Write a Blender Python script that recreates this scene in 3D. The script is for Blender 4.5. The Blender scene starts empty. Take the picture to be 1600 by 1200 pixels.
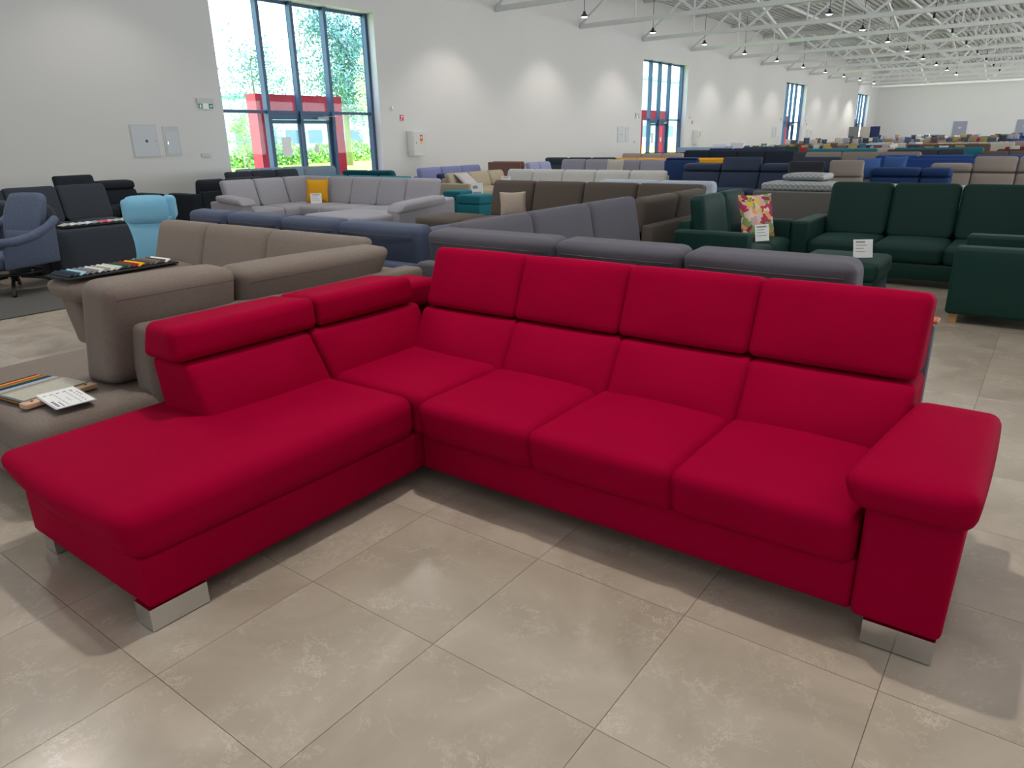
import bpy, bmesh, math, random
from mathutils import Vector, Matrix
random.seed(7)
S = bpy.context.scene
col = S.collection
sin, cos, pi = math.sin, math.cos, math.pi

# ------------------------------------------------------------------ camera
FPX = 1111.27
yaw, pit, rol = [math.radians(a) for a in (36.7818, 19.0318, -1.07176)]
H = 1.5
fw = Vector((cos(yaw)*cos(pit), sin(yaw)*cos(pit), -sin(pit)))
rt = fw.cross(Vector((0, 0, 1))).normalized()
up = rt.cross(fw)
r2 = rt*cos(rol) + up*sin(rol)
u2 = -rt*sin(rol) + up*cos(rol)
cam = bpy.data.cameras.new('camera')
cam.sensor_width = 36
cam.lens = FPX/1600*36
cam.clip_end = 600
co = bpy.data.objects.new('camera', cam)
m = Matrix((r2, u2, -fw)).transposed().to_4x4()
m.translation = (0, 0, H)
co.matrix_world = m
col.objects.link(co)
S.camera = co

def pix(x, y, z):
    v = Vector((x, y, z-H)); d = v.dot(fw)
    if d < .05: return None
    return 800+FPX*v.dot(r2)/d, 600-FPX*v.dot(u2)/d, d

# ------------------------------------------------------------------ world, sun, exposure
EXPO = 0.27
LAMP_W = 300
S.view_settings.view_transform = 'Standard'
S.view_settings.look = 'None'
S.view_settings.exposure = EXPO
S.view_settings.gamma = 1
S.view_settings.use_curve_mapping = False
w = bpy.data.worlds.new('world'); S.world = w; w.use_nodes = True
nt = w.node_tree
bg = nt.nodes['Background']
tc = nt.nodes.new('ShaderNodeTexCoord'); sx = nt.nodes.new('ShaderNodeSeparateXYZ')
rp = nt.nodes.new('ShaderNodeValToRGB')
nt.links.new(tc.outputs['Generated'], sx.inputs[0]); nt.links.new(sx.outputs['Z'], rp.inputs[0]); nt.links.new(rp.outputs[0], bg.inputs[0])
rp.color_ramp.elements[0].color = (.80, .92, 1, 1); rp.color_ramp.elements[1].color = (.45, .70, 1, 1)
bg.inputs[1].default_value = 4.5
sun = bpy.data.lights.new('sun', 'SUN'); sun.energy = 11; sun.angle = .01; sun.color = (1, .95, .85)
so = bpy.data.objects.new('sun', sun); so.rotation_euler = (math.radians(42), 0, math.radians(25)); col.objects.link(so)

def area(name, loc, rot, sx_, sy_, power, color):
    l = bpy.data.lights.new(name, 'AREA'); l.shape = 'RECTANGLE'; l.size = sx_; l.size_y = sy_; l.energy = power; l.color = color
    o = bpy.data.objects.new(name, l); o.location = loc; o.rotation_euler = rot; col.objects.link(o); return o
# unseen fill lights added to brighten the hall from behind, right and above
area('shop_front_daylight', (-8.6, 2, 2.6), (0, math.radians(-88), 0), 4.5, 28, 330, (.88, .94, 1))  # added fill from behind the camera; the back wall has no glazing
area('side_front_daylight', (50, -13.6, 2.6), (math.radians(97), 0, 0), 84, 4, 5600, (.92, .96, 1))  # added fill along the unseen right wall, brightening window wall and ceiling
area('far_wall_washer', (84, 2, 5.7), (0, math.radians(-75), 0), 1.2, 30, 420, (.97, .98, 1))  # area light added to lift the far wall, without any fitting
area('roof_light', (42, 2, 7.7), (0, 0, 0), 100, 30, 2900, (.95, .975, 1))  # hall-wide ambient sheet added just under the deck, no opening above it

# ------------------------------------------------------------------ materials
def srgb(h):
    h = h.lstrip('#')
    c = [int(h[i:i+2], 16)/255 for i in (0, 2, 4)]
    return tuple(x/12.92 if x <= .04045 else ((x+.055)/1.055)**2.4 for x in c)+(1,)
_m = {}
def mat(name, color, rough=.5, metal=0, sheen=0, emit=0, noise=None, bump=0, alpha=None, spec=.5, stretch=None):
    if name in _m: return _m[name]
    M = bpy.data.materials.new(name); M.use_nodes = True
    n = M.node_tree.nodes; L = M.node_tree.links; p = n['Principled BSDF']
    c = srgb(color) if isinstance(color, str) else color
    p.inputs['Base Color'].default_value = c
    p.inputs['Roughness'].default_value = rough
    p.inputs['Metallic'].default_value = metal
    p.inputs['Specular IOR Level'].default_value = spec
    if sheen:
        p.inputs['Sheen Weight'].default_value = sheen; p.inputs['Sheen Roughness'].default_value = .35
        p.inputs['Sheen Tint'].default_value = tuple(min(1, x*1.3+.05) for x in c[:3])+(1,)
    if emit:
        p.inputs['Emission Color'].default_value = c; p.inputs['Emission Strength'].default_value = emit
    if noise:
        sc, amt = noise
        t = n.new('ShaderNodeTexCoord'); mp = n.new('ShaderNodeMapping'); ns = n.new('ShaderNodeTexNoise')
        L.new(t.outputs['Object'], mp.inputs[0]); L.new(mp.outputs[0], ns.inputs[0])
        if stretch: mp.inputs['Scale'].default_value = stretch
        ns.inputs['Scale'].default_value = sc; ns.inputs['Detail'].default_value = 4
        mx = n.new('ShaderNodeMix'); mx.data_type = 'RGBA'
        mx.inputs['A'].default_value = tuple(x*(1-amt) for x in c[:3])+(1,)
        mx.inputs['B'].default_value = tuple(min(1, x*(1+amt)) for x in c[:3])+(1,)
        L.new(ns.outputs[0], mx.inputs['Factor']); L.new(mx.outputs['Result'], p.inputs['Base Color'])
        if bump:
            b = n.new('ShaderNodeBump'); b.inputs['Strength'].default_value = bump; b.inputs['Distance'].default_value = .004
            L.new(ns.outputs[0], b.inputs['Height']); L.new(b.outputs[0], p.inputs['Normal'])
    _m[name] = M
    return M
def fab(name, color, rough=.85, sheen=.25, sc=60, amt=.16, bump=.25, stretch=None):
    return mat(name, color, rough, 0, sheen, 0, (sc, amt), bump, spec=.25, stretch=stretch)

RED = mat('red_velvet', '#92002b', .75, 0, 0, 0, (5, .10), .03, spec=.03)
WHITE = mat('white_plastic', '#e6e6e4', .4)
DARKF = mat('dark_foot', '#1a1a1a', .5)
CHROME = mat('brushed_chrome', '#d0d0d0', .16, 1)
STEEL = mat('white_painted_steel', '#d2d6d4', .45)
BLACK = mat('black_metal', '#0c0d0e', .4)
GLOW = mat('lamp_glow', (1, .97, .92, 1), .5, emit=14)
WOODF = mat('light_wood', '#b98a5c', .5, noise=(12, .15))
ANTH = mat('anthracite_frame', '#30506f', .45)  # blue of sky light and haze put into the frame colour

SEAM = mat('seam_shadow_grey', '#4c4743', .9)  # dark grey of the piping line on the cushion seams
# wall paint
WALL = mat('wall_paint', '#cdccc9', .7, noise=(.35, .02))

# polished marble look tile
def tile_mat():
    M = bpy.data.materials.new('polished_tile'); M.use_nodes = True
    n = M.node_tree.nodes; L = M.node_tree.links; p = n['Principled BSDF']
    g = n.new('ShaderNodeNewGeometry'); oi = n.new('ShaderNodeObjectInfo')
    cmb = n.new('ShaderNodeVectorMath'); cmb.operation = 'MULTIPLY_ADD'
    cx = n.new('ShaderNodeCombineXYZ')
    for i in range(3): L.new(oi.outputs['Random'], cx.inputs[i])
    L.new(cx.outputs[0], cmb.inputs[0]); cmb.inputs[1].default_value = (37, 53, 11); L.new(g.outputs['Position'], cmb.inputs[2])
    a = n.new('ShaderNodeTexNoise'); a.inputs['Scale'].default_value = 2.1; a.inputs['Detail'].default_value = 6; a.inputs['Distortion'].default_value = 1.2
    L.new(cmb.outputs[0], a.inputs[0])
    r = n.new('ShaderNodeValToRGB'); r.color_ramp.elements[0].position = .3; r.color_ramp.elements[1].position = .75
    r.color_ramp.elements[0].color = srgb('#95897b'); r.color_ramp.elements[1].color = srgb('#ada193')
    L.new(a.outputs[0], r.inputs[0])
    def vein(scale, width, dist, off):
        v = n.new('ShaderNodeTexNoise'); v.inputs['Scale'].default_value = scale; v.inputs['Detail'].default_value = 9
        v.inputs['Distortion'].default_value = dist; v.inputs['Roughness'].default_value = .7
        ad = n.new('ShaderNodeVectorMath'); ad.operation = 'ADD'; ad.inputs[1].default_value = (off, off*2, 0)
        L.new(cmb.outputs[0], ad.inputs[0]); L.new(ad.outputs[0], v.inputs[0])
        s = n.new('ShaderNodeMath'); s.operation = 'SUBTRACT'; s.inputs[1].default_value = .5; L.new(v.outputs[0], s.inputs[0])
        ab = n.new('ShaderNodeMath'); ab.operation = 'ABSOLUTE'; L.new(s.outputs[0], ab.inputs[0])
        mr = n.new('ShaderNodeMapRange'); mr.inputs['From Min'].default_value = 0; mr.inputs['From Max'].default_value = width
        mr.inputs['To Min'].default_value = 1; mr.inputs['To Max'].default_value = 0; L.new(ab.outputs[0], mr.inputs[0])
        return mr
    mk = n.new('ShaderNodeTexNoise'); mk.inputs['Scale'].default_value = 5.5; mk.inputs['Detail'].default_value = 5; L.new(cmb.outputs[0], mk.inputs[0])
    mk2 = n.new('ShaderNodeMapRange'); mk2.inputs['From Min'].default_value = .42; mk2.inputs['From Max'].default_value = .72; L.new(mk.outputs[0], mk2.inputs[0])
    v1 = vein(1.9, .006, .35, 3); v2 = vein(4.5, .012, .2, 9)
    mx1 = n.new('ShaderNodeMath'); mx1.operation = 'MAXIMUM'
    m2 = n.new('ShaderNodeMath'); m2.operation = 'MULTIPLY'; m2.inputs[1].default_value = .7; L.new(v2.outputs[0], m2.inputs[0])
    L.new(v1.outputs[0], mx1.inputs[0]); L.new(m2.outputs[0], mx1.inputs[1])
    mm = n.new('ShaderNodeMath'); mm.operation = 'MULTIPLY'; L.new(mx1.outputs[0], mm.inputs[0]); L.new(mk2.outputs[0], mm.inputs[1])
    m3 = n.new('ShaderNodeMath'); m3.operation = 'MULTIPLY'; m3.inputs[1].default_value = .6; L.new(mm.outputs[0], m3.inputs[0])
    mx = n.new('ShaderNodeMix'); mx.data_type = 'RGBA'; mx.inputs['B'].default_value = srgb('#d2cabb')
    L.new(m3.outputs[0], mx.inputs['Factor']); L.new(r.outputs[0], mx.inputs['A'])
    L.new(mx.outputs['Result'], p.inputs['Base Color'])
    rr = n.new('ShaderNodeMapRange'); rr.inputs['To Min'].default_value = .16; rr.inputs['To Max'].default_value = .26
    L.new(a.outputs[0], rr.inputs[0]); L.new(rr.outputs[0], p.inputs['Roughness'])
    p.inputs['Specular IOR Level'].default_value = .45
    return M
TILE = tile_mat()
GROUT = mat('grout', '#776d63', .9)

def glass_mat():
    M = bpy.data.materials.new('window_glass'); M.use_nodes = True
    n = M.node_tree.nodes; L = M.node_tree.links
    t = n.new('ShaderNodeBsdfTransparent'); t.inputs[0].default_value = (.92, .97, 1, 1)
    g = n.new('ShaderNodeBsdfGlossy'); g.inputs['Roughness'].default_value = .02
    f = n.new('ShaderNodeLayerWeight'); f.inputs[0].default_value = .12
    x = n.new('ShaderNodeMixShader'); pw = n.new('ShaderNodeMath'); pw.operation = 'POWER'; pw.inputs[1].default_value = 4; L.new(f.outputs['Facing'], pw.inputs[0])
    ml = n.new('ShaderNodeMath'); ml.operation = 'MULTIPLY_ADD'; ml.inputs[1].default_value = .3; ml.inputs[2].default_value = .02; L.new(pw.outputs[0], ml.inputs[0]); L.new(ml.outputs[0], x.inputs[0]); L.new(t.outputs[0], x.inputs[1]); L.new(g.outputs[0], x.inputs[2])
    L.new(x.outputs[0], n['Material Output'].inputs[0]); return M
GLASS = glass_mat()

# ------------------------------------------------------------------ geometry helpers
def link(name, verts, faces, material, parent=None, smooth=True, off=None):
    if off is not None: verts = [(v[0]-off[0], v[1]-off[1], v[2]-off[2]) for v in verts]
    me = bpy.data.meshes.new(name); me.from_pydata([tuple(v) for v in verts], [], faces); me.update()
    if smooth: me.polygons.foreach_set('use_smooth', [True]*len(me.polygons))
    if material: me.materials.append(material)
    o = bpy.data.objects.new(name, me); col.objects.link(o)
    if parent: o.parent = parent
    return o
def tag(o, label, cat, group=None, kind=None):
    if label: o['label'] = label
    if cat: o['category'] = cat
    if group: o['group'] = group
    if kind: o['kind'] = kind
    return o
def thing(name, loc, label, cat, group=None):
    o = bpy.data.objects.new(name, None); o.location = loc; o.empty_display_size = .1; col.objects.link(o)
    return tag(o, label, cat, group)
_cube = {}
def unitcube(n):
    if n in _cube: return _cube[n]
    bm = bmesh.new(); bmesh.ops.create_cube(bm, size=2)
    bmesh.ops.subdivide_edges(bm, edges=bm.edges[:], cuts=n-1, use_grid_fill=True)
    vs = [v.co.copy() for v in bm.verts]; fs = [[v.index for v in f.verts] for f in bm.faces]
    bm.free(); _cube[n] = (vs, fs); return _cube[n]
def hexv(c, r=.03, puff=(0, 0, 0), n=8, wob=0):
    """rounded, puffed hexahedron. c = 8 corners ordered (u-,v-,w-),(u+,v-,w-),(u-,v+,w-),(u+,v+,w-), then w+"""
    c = [Vector(p) for p in c]
    dim = [((c[1]-c[0]).length+(c[7]-c[6]).length)/4, ((c[2]-c[0]).length+(c[7]-c[5]).length)/4, ((c[4]-c[0]).length+(c[7]-c[3]).length)/4]
    n = max(n, 4); r = min(r, *[d*.98 for d in dim])
    vs, fs = unitcube(n)
    out = []
    for v in vs:
        q = [0, 0, 0]
        for i in range(3):                       # pack the outer rings of the grid into the rounding
            t = v[i]; s = 1 if t >= 0 else -1; a = abs(t); k = 1-2/n*(2 if n >= 8 else 1)
            inner = (dim[i]-r)/dim[i]
            q[i] = s*(a/k*inner if a <= k else inner+(a-k)/(1-k)*(1-inner))*dim[i]
        p = Vector(q)
        core = Vector([max(-(dim[i]-r), min(dim[i]-r, p[i])) for i in range(3)])
        d = p-core
        if d.length > 1e-7:
            # direction by angle for even rounding
            e = Vector([math.tan(d[i]/r*pi/4) if abs(d[i]) < r*1.001 else d[i]/r for i in range(3)])
            p = core+e.normalized()*r
        t = [p[i]/dim[i] for i in range(3)]
        t0 = t[:]
        for i in range(3):
            j, k = (i+1) % 3, (i+2) % 3
            t[i] += t0[i]*puff[i]/dim[i]*(1-t0[j]**2)*(1-t0[k]**2)
        u, vv, ww = [(x+1)/2 for x in t]
        P = Vector((0, 0, 0))
        for k in range(8):
            a = (u if k & 1 else 1-u)*(vv if k & 2 else 1-vv)*(ww if k & 4 else 1-ww)
            P += c[k]*a
        if wob: P.z += wob*sin(P.x*9+P.y*5)*cos(P.y*8)
        out.append(P)
    return out, fs
def corners(x0, x1, y0, y1, z0, z1):
    return [(x, y, z) for z in (z0, z1) for y in (y0, y1) for x in (x0, x1)]
def box(name, x0, x1, y0, y1, z0, z1, material, parent=None, r=0, puff=(0, 0, 0), n=6, off=None, wob=0):
    if x0 > x1: x0, x1 = x1, x0
    if y0 > y1: y0, y1 = y1, y0
    if r <= 0:
        v = corners(x0, x1, y0, y1, z0, z1)
        f = [(0, 2, 3, 1), (4, 5, 7, 6), (0, 1, 5, 4), (2, 6, 7, 3), (0, 4, 6, 2), (1, 3, 7, 5)]
        return link(name, v, f, material, parent, False, off)
    v, f = hexv(corners(x0, x1, y0, y1, z0, z1), r, puff, n, wob)
    return link(name, v, f, material, parent, True, off)
def tube(name, pts, rad, material, parent=None, off=None, seg=8, cap=True, radii=None):
    pts = [Vector(p) for p in pts]; vs = []; fs = []
    prev = None
    for i, p in enumerate(pts):
        d = (pts[min(i+1, len(pts)-1)]-pts[max(i-1, 0)]).normalized()
        a = prev if prev is not None and abs(prev.dot(d)) < .95 else (Vector((0, 0, 1)) if abs(d.z) < .9 else Vector((1, 0, 0)))
        b = d.cross(a).normalized(); a = b.cross(d).normalized(); prev = a
        R = radii[i] if radii else rad
        for k in range(seg):
            t = 2*pi*k/seg; vs.append(p+(a*cos(t)+b*sin(t))*R)
    for i in range(len(pts)-1):
        for k in range(seg):
            fs.append((i*seg+k, i*seg+(k+1) % seg, (i+1)*seg+(k+1) % seg, (i+1)*seg+k))
    if cap: fs.append(tuple(range(seg))[::-1]); fs.append(tuple(range((len(pts)-1)*seg, len(pts)*seg)))
    return link(name, vs, fs, material, parent, True, off)
def lathe(name, prof, cx, cy, material, parent=None, off=None, seg=16):
    vs = [(cx+r*cos(2*pi*k/seg), cy+r*sin(2*pi*k/seg), z) for r, z in prof for k in range(seg)]
    fs = [(i*seg+k, i*seg+(k+1) % seg, (i+1)*seg+(k+1) % seg, (i+1)*seg+k) for i in range(len(prof)-1) for k in range(seg)]
    return link(name, vs, fs, material, parent, True, off)
def struct(o): o['kind'] = 'structure'; return o

# ------------------------------------------------------------------ room shell
YW, XF = 18.0, 94.2                         # window wall, far wall
XB, YR, ZT = -9.0, -14.0, 8.05
WINX = [11.62+24.12*k for k in range(4)]; WW = 5.62; WZ = 5.26; WT = .5
def wall_with_openings():
    v = []; f = []
    def bx(x0, x1, z0, z1, y0=YW, y1=YW+WT):
        b = len(v); v.extend(corners(x0, x1, y0, y1, z0, z1))
        f.extend([tuple(b+i for i in q) for q in [(0, 2, 3, 1), (4, 5, 7, 6), (0, 1, 5, 4), (2, 6, 7, 3), (0, 4, 6, 2), (1, 3, 7, 5)]])
    xs = XB-.3
    for x in WINX:
        bx(xs, x, 0, ZT); bx(x, x+WW, WZ, ZT); xs = x+WW
    bx(xs, XF+.3, 0, ZT)
    return link('wall_left', v, f, WALL, None, False)
struct(wall_with_openings())
struct(box('wall_far', XF, XF+.3, YR, YW, 0, ZT, WALL))
struct(box('wall_back', XB-.3, XB, YR, YW, 0, ZT, WALL))
struct(box('wall_right', XB-.3, XF+.3, YR-.3, YR, 0, ZT, WALL))

# floor with separate tiles
floor = struct(box('floor', XB-.3, XF+.3, YR-.3, YW+WT, -.2, -.004, GROUT))
TP = .585; TX0 = .74-TP*20; TY0 = .15-TP*26; g2 = .0007
tv = [(0, 0, -.003), (TP-2*g2, 0, -.003), (TP-2*g2, TP-2*g2, -.003), (0, TP-2*g2, -.003)]
e = .0003
tv += [(e, e, 0), (TP-2*g2-e, e, 0), (TP-2*g2-e, TP-2*g2-e, 0), (e, TP-2*g2-e, 0)]
tf = [(4, 5, 6, 7), (0, 1, 5, 4), (1, 2, 6, 5), (2, 3, 7, 6), (3, 0, 4, 7)]
tme = bpy.data.meshes.new('tile'); tme.from_pydata(tv, [], tf); tme.materials.append(TILE)
cells = []
NX = int((XF-TX0)/TP); NY = int((YW-TY0)/TP)
for i in range(NX):
    for j in range(NY):
        x = TX0+i*TP; y = TY0+j*TP
        if x < XB or y < YR: continue
        P = pix(x+TP/2, y+TP/2, 0); key = 1e9
        if P and -150 < P[0] < 1750 and P[1] < 1420: key = P[2]
        cells.append((key, i, j, x, y))
cells.sort()
for key, i, j, x, y in cells[:298]:
    o = bpy.data.objects.new('tile', tme); o.location = (x+g2, y+g2, 0); col.objects.link(o); o.parent = floor
v = []; f = []
for key, i, j, x, y in cells[298:]:
    b = len(v); v += [(x+g2, y+g2, 0), (x+TP-g2, y+g2, 0), (x+TP-g2, y+TP-g2, 0), (x+g2, y+TP-g2, 0)]; f.append((b, b+1, b+2, b+3))
link('tile', v, f, TILE, floor, False)['kind'] = 'stuff'

# corrugated roof deck
def ceiling():
    v = []; f = []; y = YR; p = .33; zs = []
    prof = []
    while y < YW:
        prof += [(y, ZT-.13), (y+.12, ZT-.13), (y+.16, ZT-.0), (y+.29, ZT-.0)]; y += p
    prof.append((YW, ZT-.13))
    for q, (yy, z) in enumerate(prof): v += [(XB, yy, z), (XF, yy, z)]
    for q in range(len(prof)-1): f.append((2*q, 2*q+1, 2*q+3, 2*q+2))
    b = len(v); v += [(XB-.3, YR-.3, ZT+.05), (XF+.3, YR-.3, ZT+.05), (XF+.3, YW+WT, ZT+.05), (XB-.3, YW+WT, ZT+.05)]; f.append((b, b+1, b+2, b+3))
    return link('ceiling', v, f, mat('roof_deck_paint', '#c3c8c5', .55), None, False)
struct(ceiling())

ORD = ['first', 'second', 'third', 'fourth', 'fifth', 'sixth', 'seventh', 'eighth', 'ninth', 'tenth', 'eleventh', 'twelfth', 'thirteenth', 'fourteenth', 'fifteenth']
# roof trusses across the hall
CH = .17
def bar(name, a, b, wd, parent, off, dx=None):
    """square tube between two points of a plane x = const or y = const"""
    a = Vector(a); b = Vector(b); d = (b-a).normalized()
    s = Vector((1, 0, 0)) if abs(d.x) < .5 else Vector((0, 1, 0))
    t = d.cross(s).normalized()
    h = wd/2; hs = (dx or wd)/2
    v = [a-s*hs-t*h, a+s*hs-t*h, a-s*hs+t*h, a+s*hs+t*h, b-s*hs-t*h, b+s*hs-t*h, b-s*hs+t*h, b+s*hs+t*h]
    return link(name, v, [(0, 2, 3, 1), (4, 5, 7, 6), (0, 1, 5, 4), (2, 6, 7, 3), (0, 4, 6, 2), (1, 3, 7, 5)], STEEL, parent, False, off)
TX = [11.44+6.03*k for k in range(14)]
ZB, ZC = 6.07, 7.78
for k, x in enumerate(TX):
    if x > XF-1: continue
    T = thing('roof_truss', (x, YW, ZB), 'white steel roof truss spanning the hall, %s counted from the front' % ORD[k], 'truss', 'roof trusses across the hall')
    off = (x, YW, ZB)
    bar('bottom_chord', (x, YR+.02, ZB), (x, YW-.02, ZB), CH, T, off)
    bar('top_chord', (x, YR+.02, ZC), (x, YW-.02, ZC), CH, T, off)
    y = YW-.05; q = 0
    while y > YR+2.7:
        bar('diagonal', (x, y, ZB+.08), (x, y-2.05, ZC-.08), .09, T, off)
        bar('post', (x, y-2.6, ZB+.08), (x, y-2.6, ZC-.08), .06, T, off)
        if y-5.3 > YR: bar('diagonal', (x, y-3.15, ZC-.08), (x, y-5.2, ZB+.08), .09, T, off)
        y -= 5.25
# lengthwise braces between trusses, and corner braces
for q, (yb, nm) in enumerate(((12.75, 'nearer the window wall'), (7.5, 'along the middle of the hall'), (2.2, 'on the right side of the hall'))):
    T = thing('lengthwise_brace', (30, yb, ZB), 'white steel lengthwise brace under the roof, %s' % nm, 'brace', 'lengthwise roof braces')
    off = (30, yb, ZB)
    bar('rail', (17, yb, ZC-.12), (XF-.1, yb, ZC-.12), .12, T, off)
    for k, x in enumerate(TX):
        if x < 20 or x > 88: continue
        if k % 4 == 0:
            bar('diagonal', (x+.1, yb, ZC-.2), (x+5.95, yb, ZB+.1), .12, T, off)
        elif k % 4 == 1 and q == 1:
            bar('diagonal', (x+.1, yb, ZB+.1), (x+5.95, yb, ZC-.2), .1, T, off)

# pendant lamps
def lamp(x, y, z, label, group, lit=True, power=LAMP_W, spot=True):
    T = thing('pendant_lamp', (x, y, z), label, 'lamp', group); off = (x, y, z)
    tube('rod', [(x, y, z+.16), (x, y, ZT-.1)], .012, BLACK, T, off, 5)
    lathe('lamp_shade', [(.02, z+.2), (.05, z+.19), (.06, z+.11), (.13, z+.05), (.15, z), (.145, z-.01)], x, y, BLACK, T, off)
    lathe('glowing_lens', [(.0001, z-.035), (.08, z-.028), (.13, z), (.0001, z+.01)], x, y, GLOW, T, off)
    if spot:
        l = bpy.data.lights.new('lamp_light', 'SPOT'); l.energy = power; l.spot_size = math.radians(118); l.spot_blend = .55; l.shadow_soft_size = .1
        l.color = (1, .95, .89)
        o = bpy.data.objects.new('lamp_light', l); o.location = (0, 0, -.06); o.parent = T; col.objects.link(o)
for k in range(13):
    x = 8.55+6.03*k
    if k != 1: lamp(x, 16.05, 5.95, 'black pendant lamp with bright lens, %s in the row along the window wall' % ORD[k], 'pendant lamps along the window wall', power=LAMP_W*(.35 if k < 2 else (.75 if k < 12 else 2)))
    if k == 1: lamp(x, 16.05, 5.95, 'black pendant lamp with bright lens in front of the large window', 'pendant lamps along the window wall', power=LAMP_W*(.35 if k < 2 else (.75 if k < 12 else 2)))
for k in range(13):
    x = (1.85+6.03*k) if k < 2 else 3.1+6.03*k
    lamp(x, 8.0 if k < 2 else 8.6, 6.0, 'black pendant lamp with bright lens, %s in the row down the middle of the hall' % ORD[k], 'pendant lamps down the middle of the hall', power=LAMP_W*(1.25 if k < 2 else (1 if k < 11 else 5)))
lamp(2.75, 1.75, 6.0, 'black pendant lamp right above the red corner sofa', None, power=520)
for k in range(6):
    lamp(2.2+14*k, -3.2, 6.0, 'black pendant lamp, %s in the row on the right side of the hall' % ORD[k], 'pendant lamps on the right side', power=LAMP_W*(.5 if k < 1 else (1.3 if k < 5 else 1.8)))  # unseen lamp row added for light on the sofa, glints kept out of frame
for k in range(7):                            # unlit tubular spotlights under the roof
    x = 36.7+6.03*k; y = 5.33; z = 6.25
    T = thing('ceiling_spotlight', (x, y, z), 'small black tubular spotlight hanging under the roof, %s in its row' % ORD[k], 'spotlight', 'black tubular spotlights'); off = (x, y, z)
    tube('lamp_body', [(x, y, z-.35), (x, y, z)], .055, BLACK, T, off, 10)
    tube('hanger', [(x, y, z), (x+.12, y, z+.18)], .02, BLACK, T, off, 6)
    tube('rod', [(x+.12, y, z+.18), (x+.12, y, ZT-.1)], .01, BLACK, T, off, 5)

# ------------------------------------------------------------------ windows with glass doors
yg = YW+.44
MZ = 2.34
def window(n, x0):
    W = struct(thing('window_%d' % n, (x0, YW, 0), None, None)); off = (x0, YW, 0)
    x1 = x0+WW
    G = {'verts': []}
    fx = [x0+.05, x0+1.62, x0+2.74, x0+3.93, x1-.05]   # mullion centres
    for q, xm in enumerate(fx):
        box('mullion', xm-.05, xm+.05, yg-.16, yg+.04, 0, WZ, ANTH, W, off=off)
    box('window_rail', x0, x1, yg-.03, yg+.04, WZ-.08, WZ, ANTH, W, off=off)
    for a, b in ((0, 1), (1, 3), (3, 4)):
        box('transom', fx[a]+.05, fx[b]-.05, yg-.1, yg+.04, MZ-.04, MZ+.04, ANTH, W, off=off)
    for q in range(4):
        a, b = fx[q]+.05, fx[q+1]-.05
        box('pane', a, b, yg-.012, yg+.012, MZ+.04, WZ-.08, GLASS, W, off=off)
        if q in (0, 3):
            box('pane', a, b, yg-.012, yg+.012, .06, MZ-.04, GLASS, W, off=off)
            box('window_rail', a, b, yg-.03, yg+.04, 0, .06, ANTH, W, off=off)
    box('door_head', fx[1]+.05, fx[3]-.05, yg-.08, yg+.06, MZ-.2, MZ-.04, ANTH, W, off=off)
    D = struct(thing('door_%d' % n, (fx[1], YW, 0), None, None)); o2 = (fx[1], YW, 0)
    dm = (fx[1]+fx[3])/2
    for s, (a, b) in enumerate(((fx[1]+.06, dm-.01), (dm+.01, fx[3]-.06))):
        for nm, aa, bb in (('door_stile', a, a+.09), ('door_stile', b-.09, b)):
            box(nm, aa, bb, yg-.05, yg+.03, .01, MZ-.21, ANTH, D, off=o2)
        box('door_rail', a+.09, b-.09, yg-.05, yg+.03, MZ-.31, MZ-.21, ANTH, D, off=o2)
        box('door_rail', a+.09, b-.09, yg-.05, yg+.03, .01, .14, ANTH, D, off=o2)
        box('pane', a+.09, b-.09, yg-.02, yg, .14, MZ-.31, GLASS, D, off=o2)
        if n < 3: box('notice', (a+b)/2-.2+.08*s, (a+b)/2+.12-.1*s, yg-.035, yg-.025, 1.12 if s == 0 else 1.2, 1.66 if s == 0 else 1.42, WHITE, D, off=o2)
    tube('door_handle', [(dm+.08, yg-.05, 1.05), (dm+.08, yg-.11, 1.05), (dm+.21, yg-.11, 1.05)], .012, CHROME, D, o2, 6)
    box('door_closer', dm+.55, dm+.95, yg-.17, yg-.08, MZ-.2, MZ-.12, mat('closer_grey', '#9aa4aa', .4), D, off=o2)
    tube('door_closer_arm', [(dm+.75, yg-.13, MZ-.11), (dm+1.15, yg-.32, MZ-.1), (dm+.95, yg-.06, MZ-.1)], .012, CHROME, D, o2, 6)
for i, x in enumerate(WINX): window(i+1, x)

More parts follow.
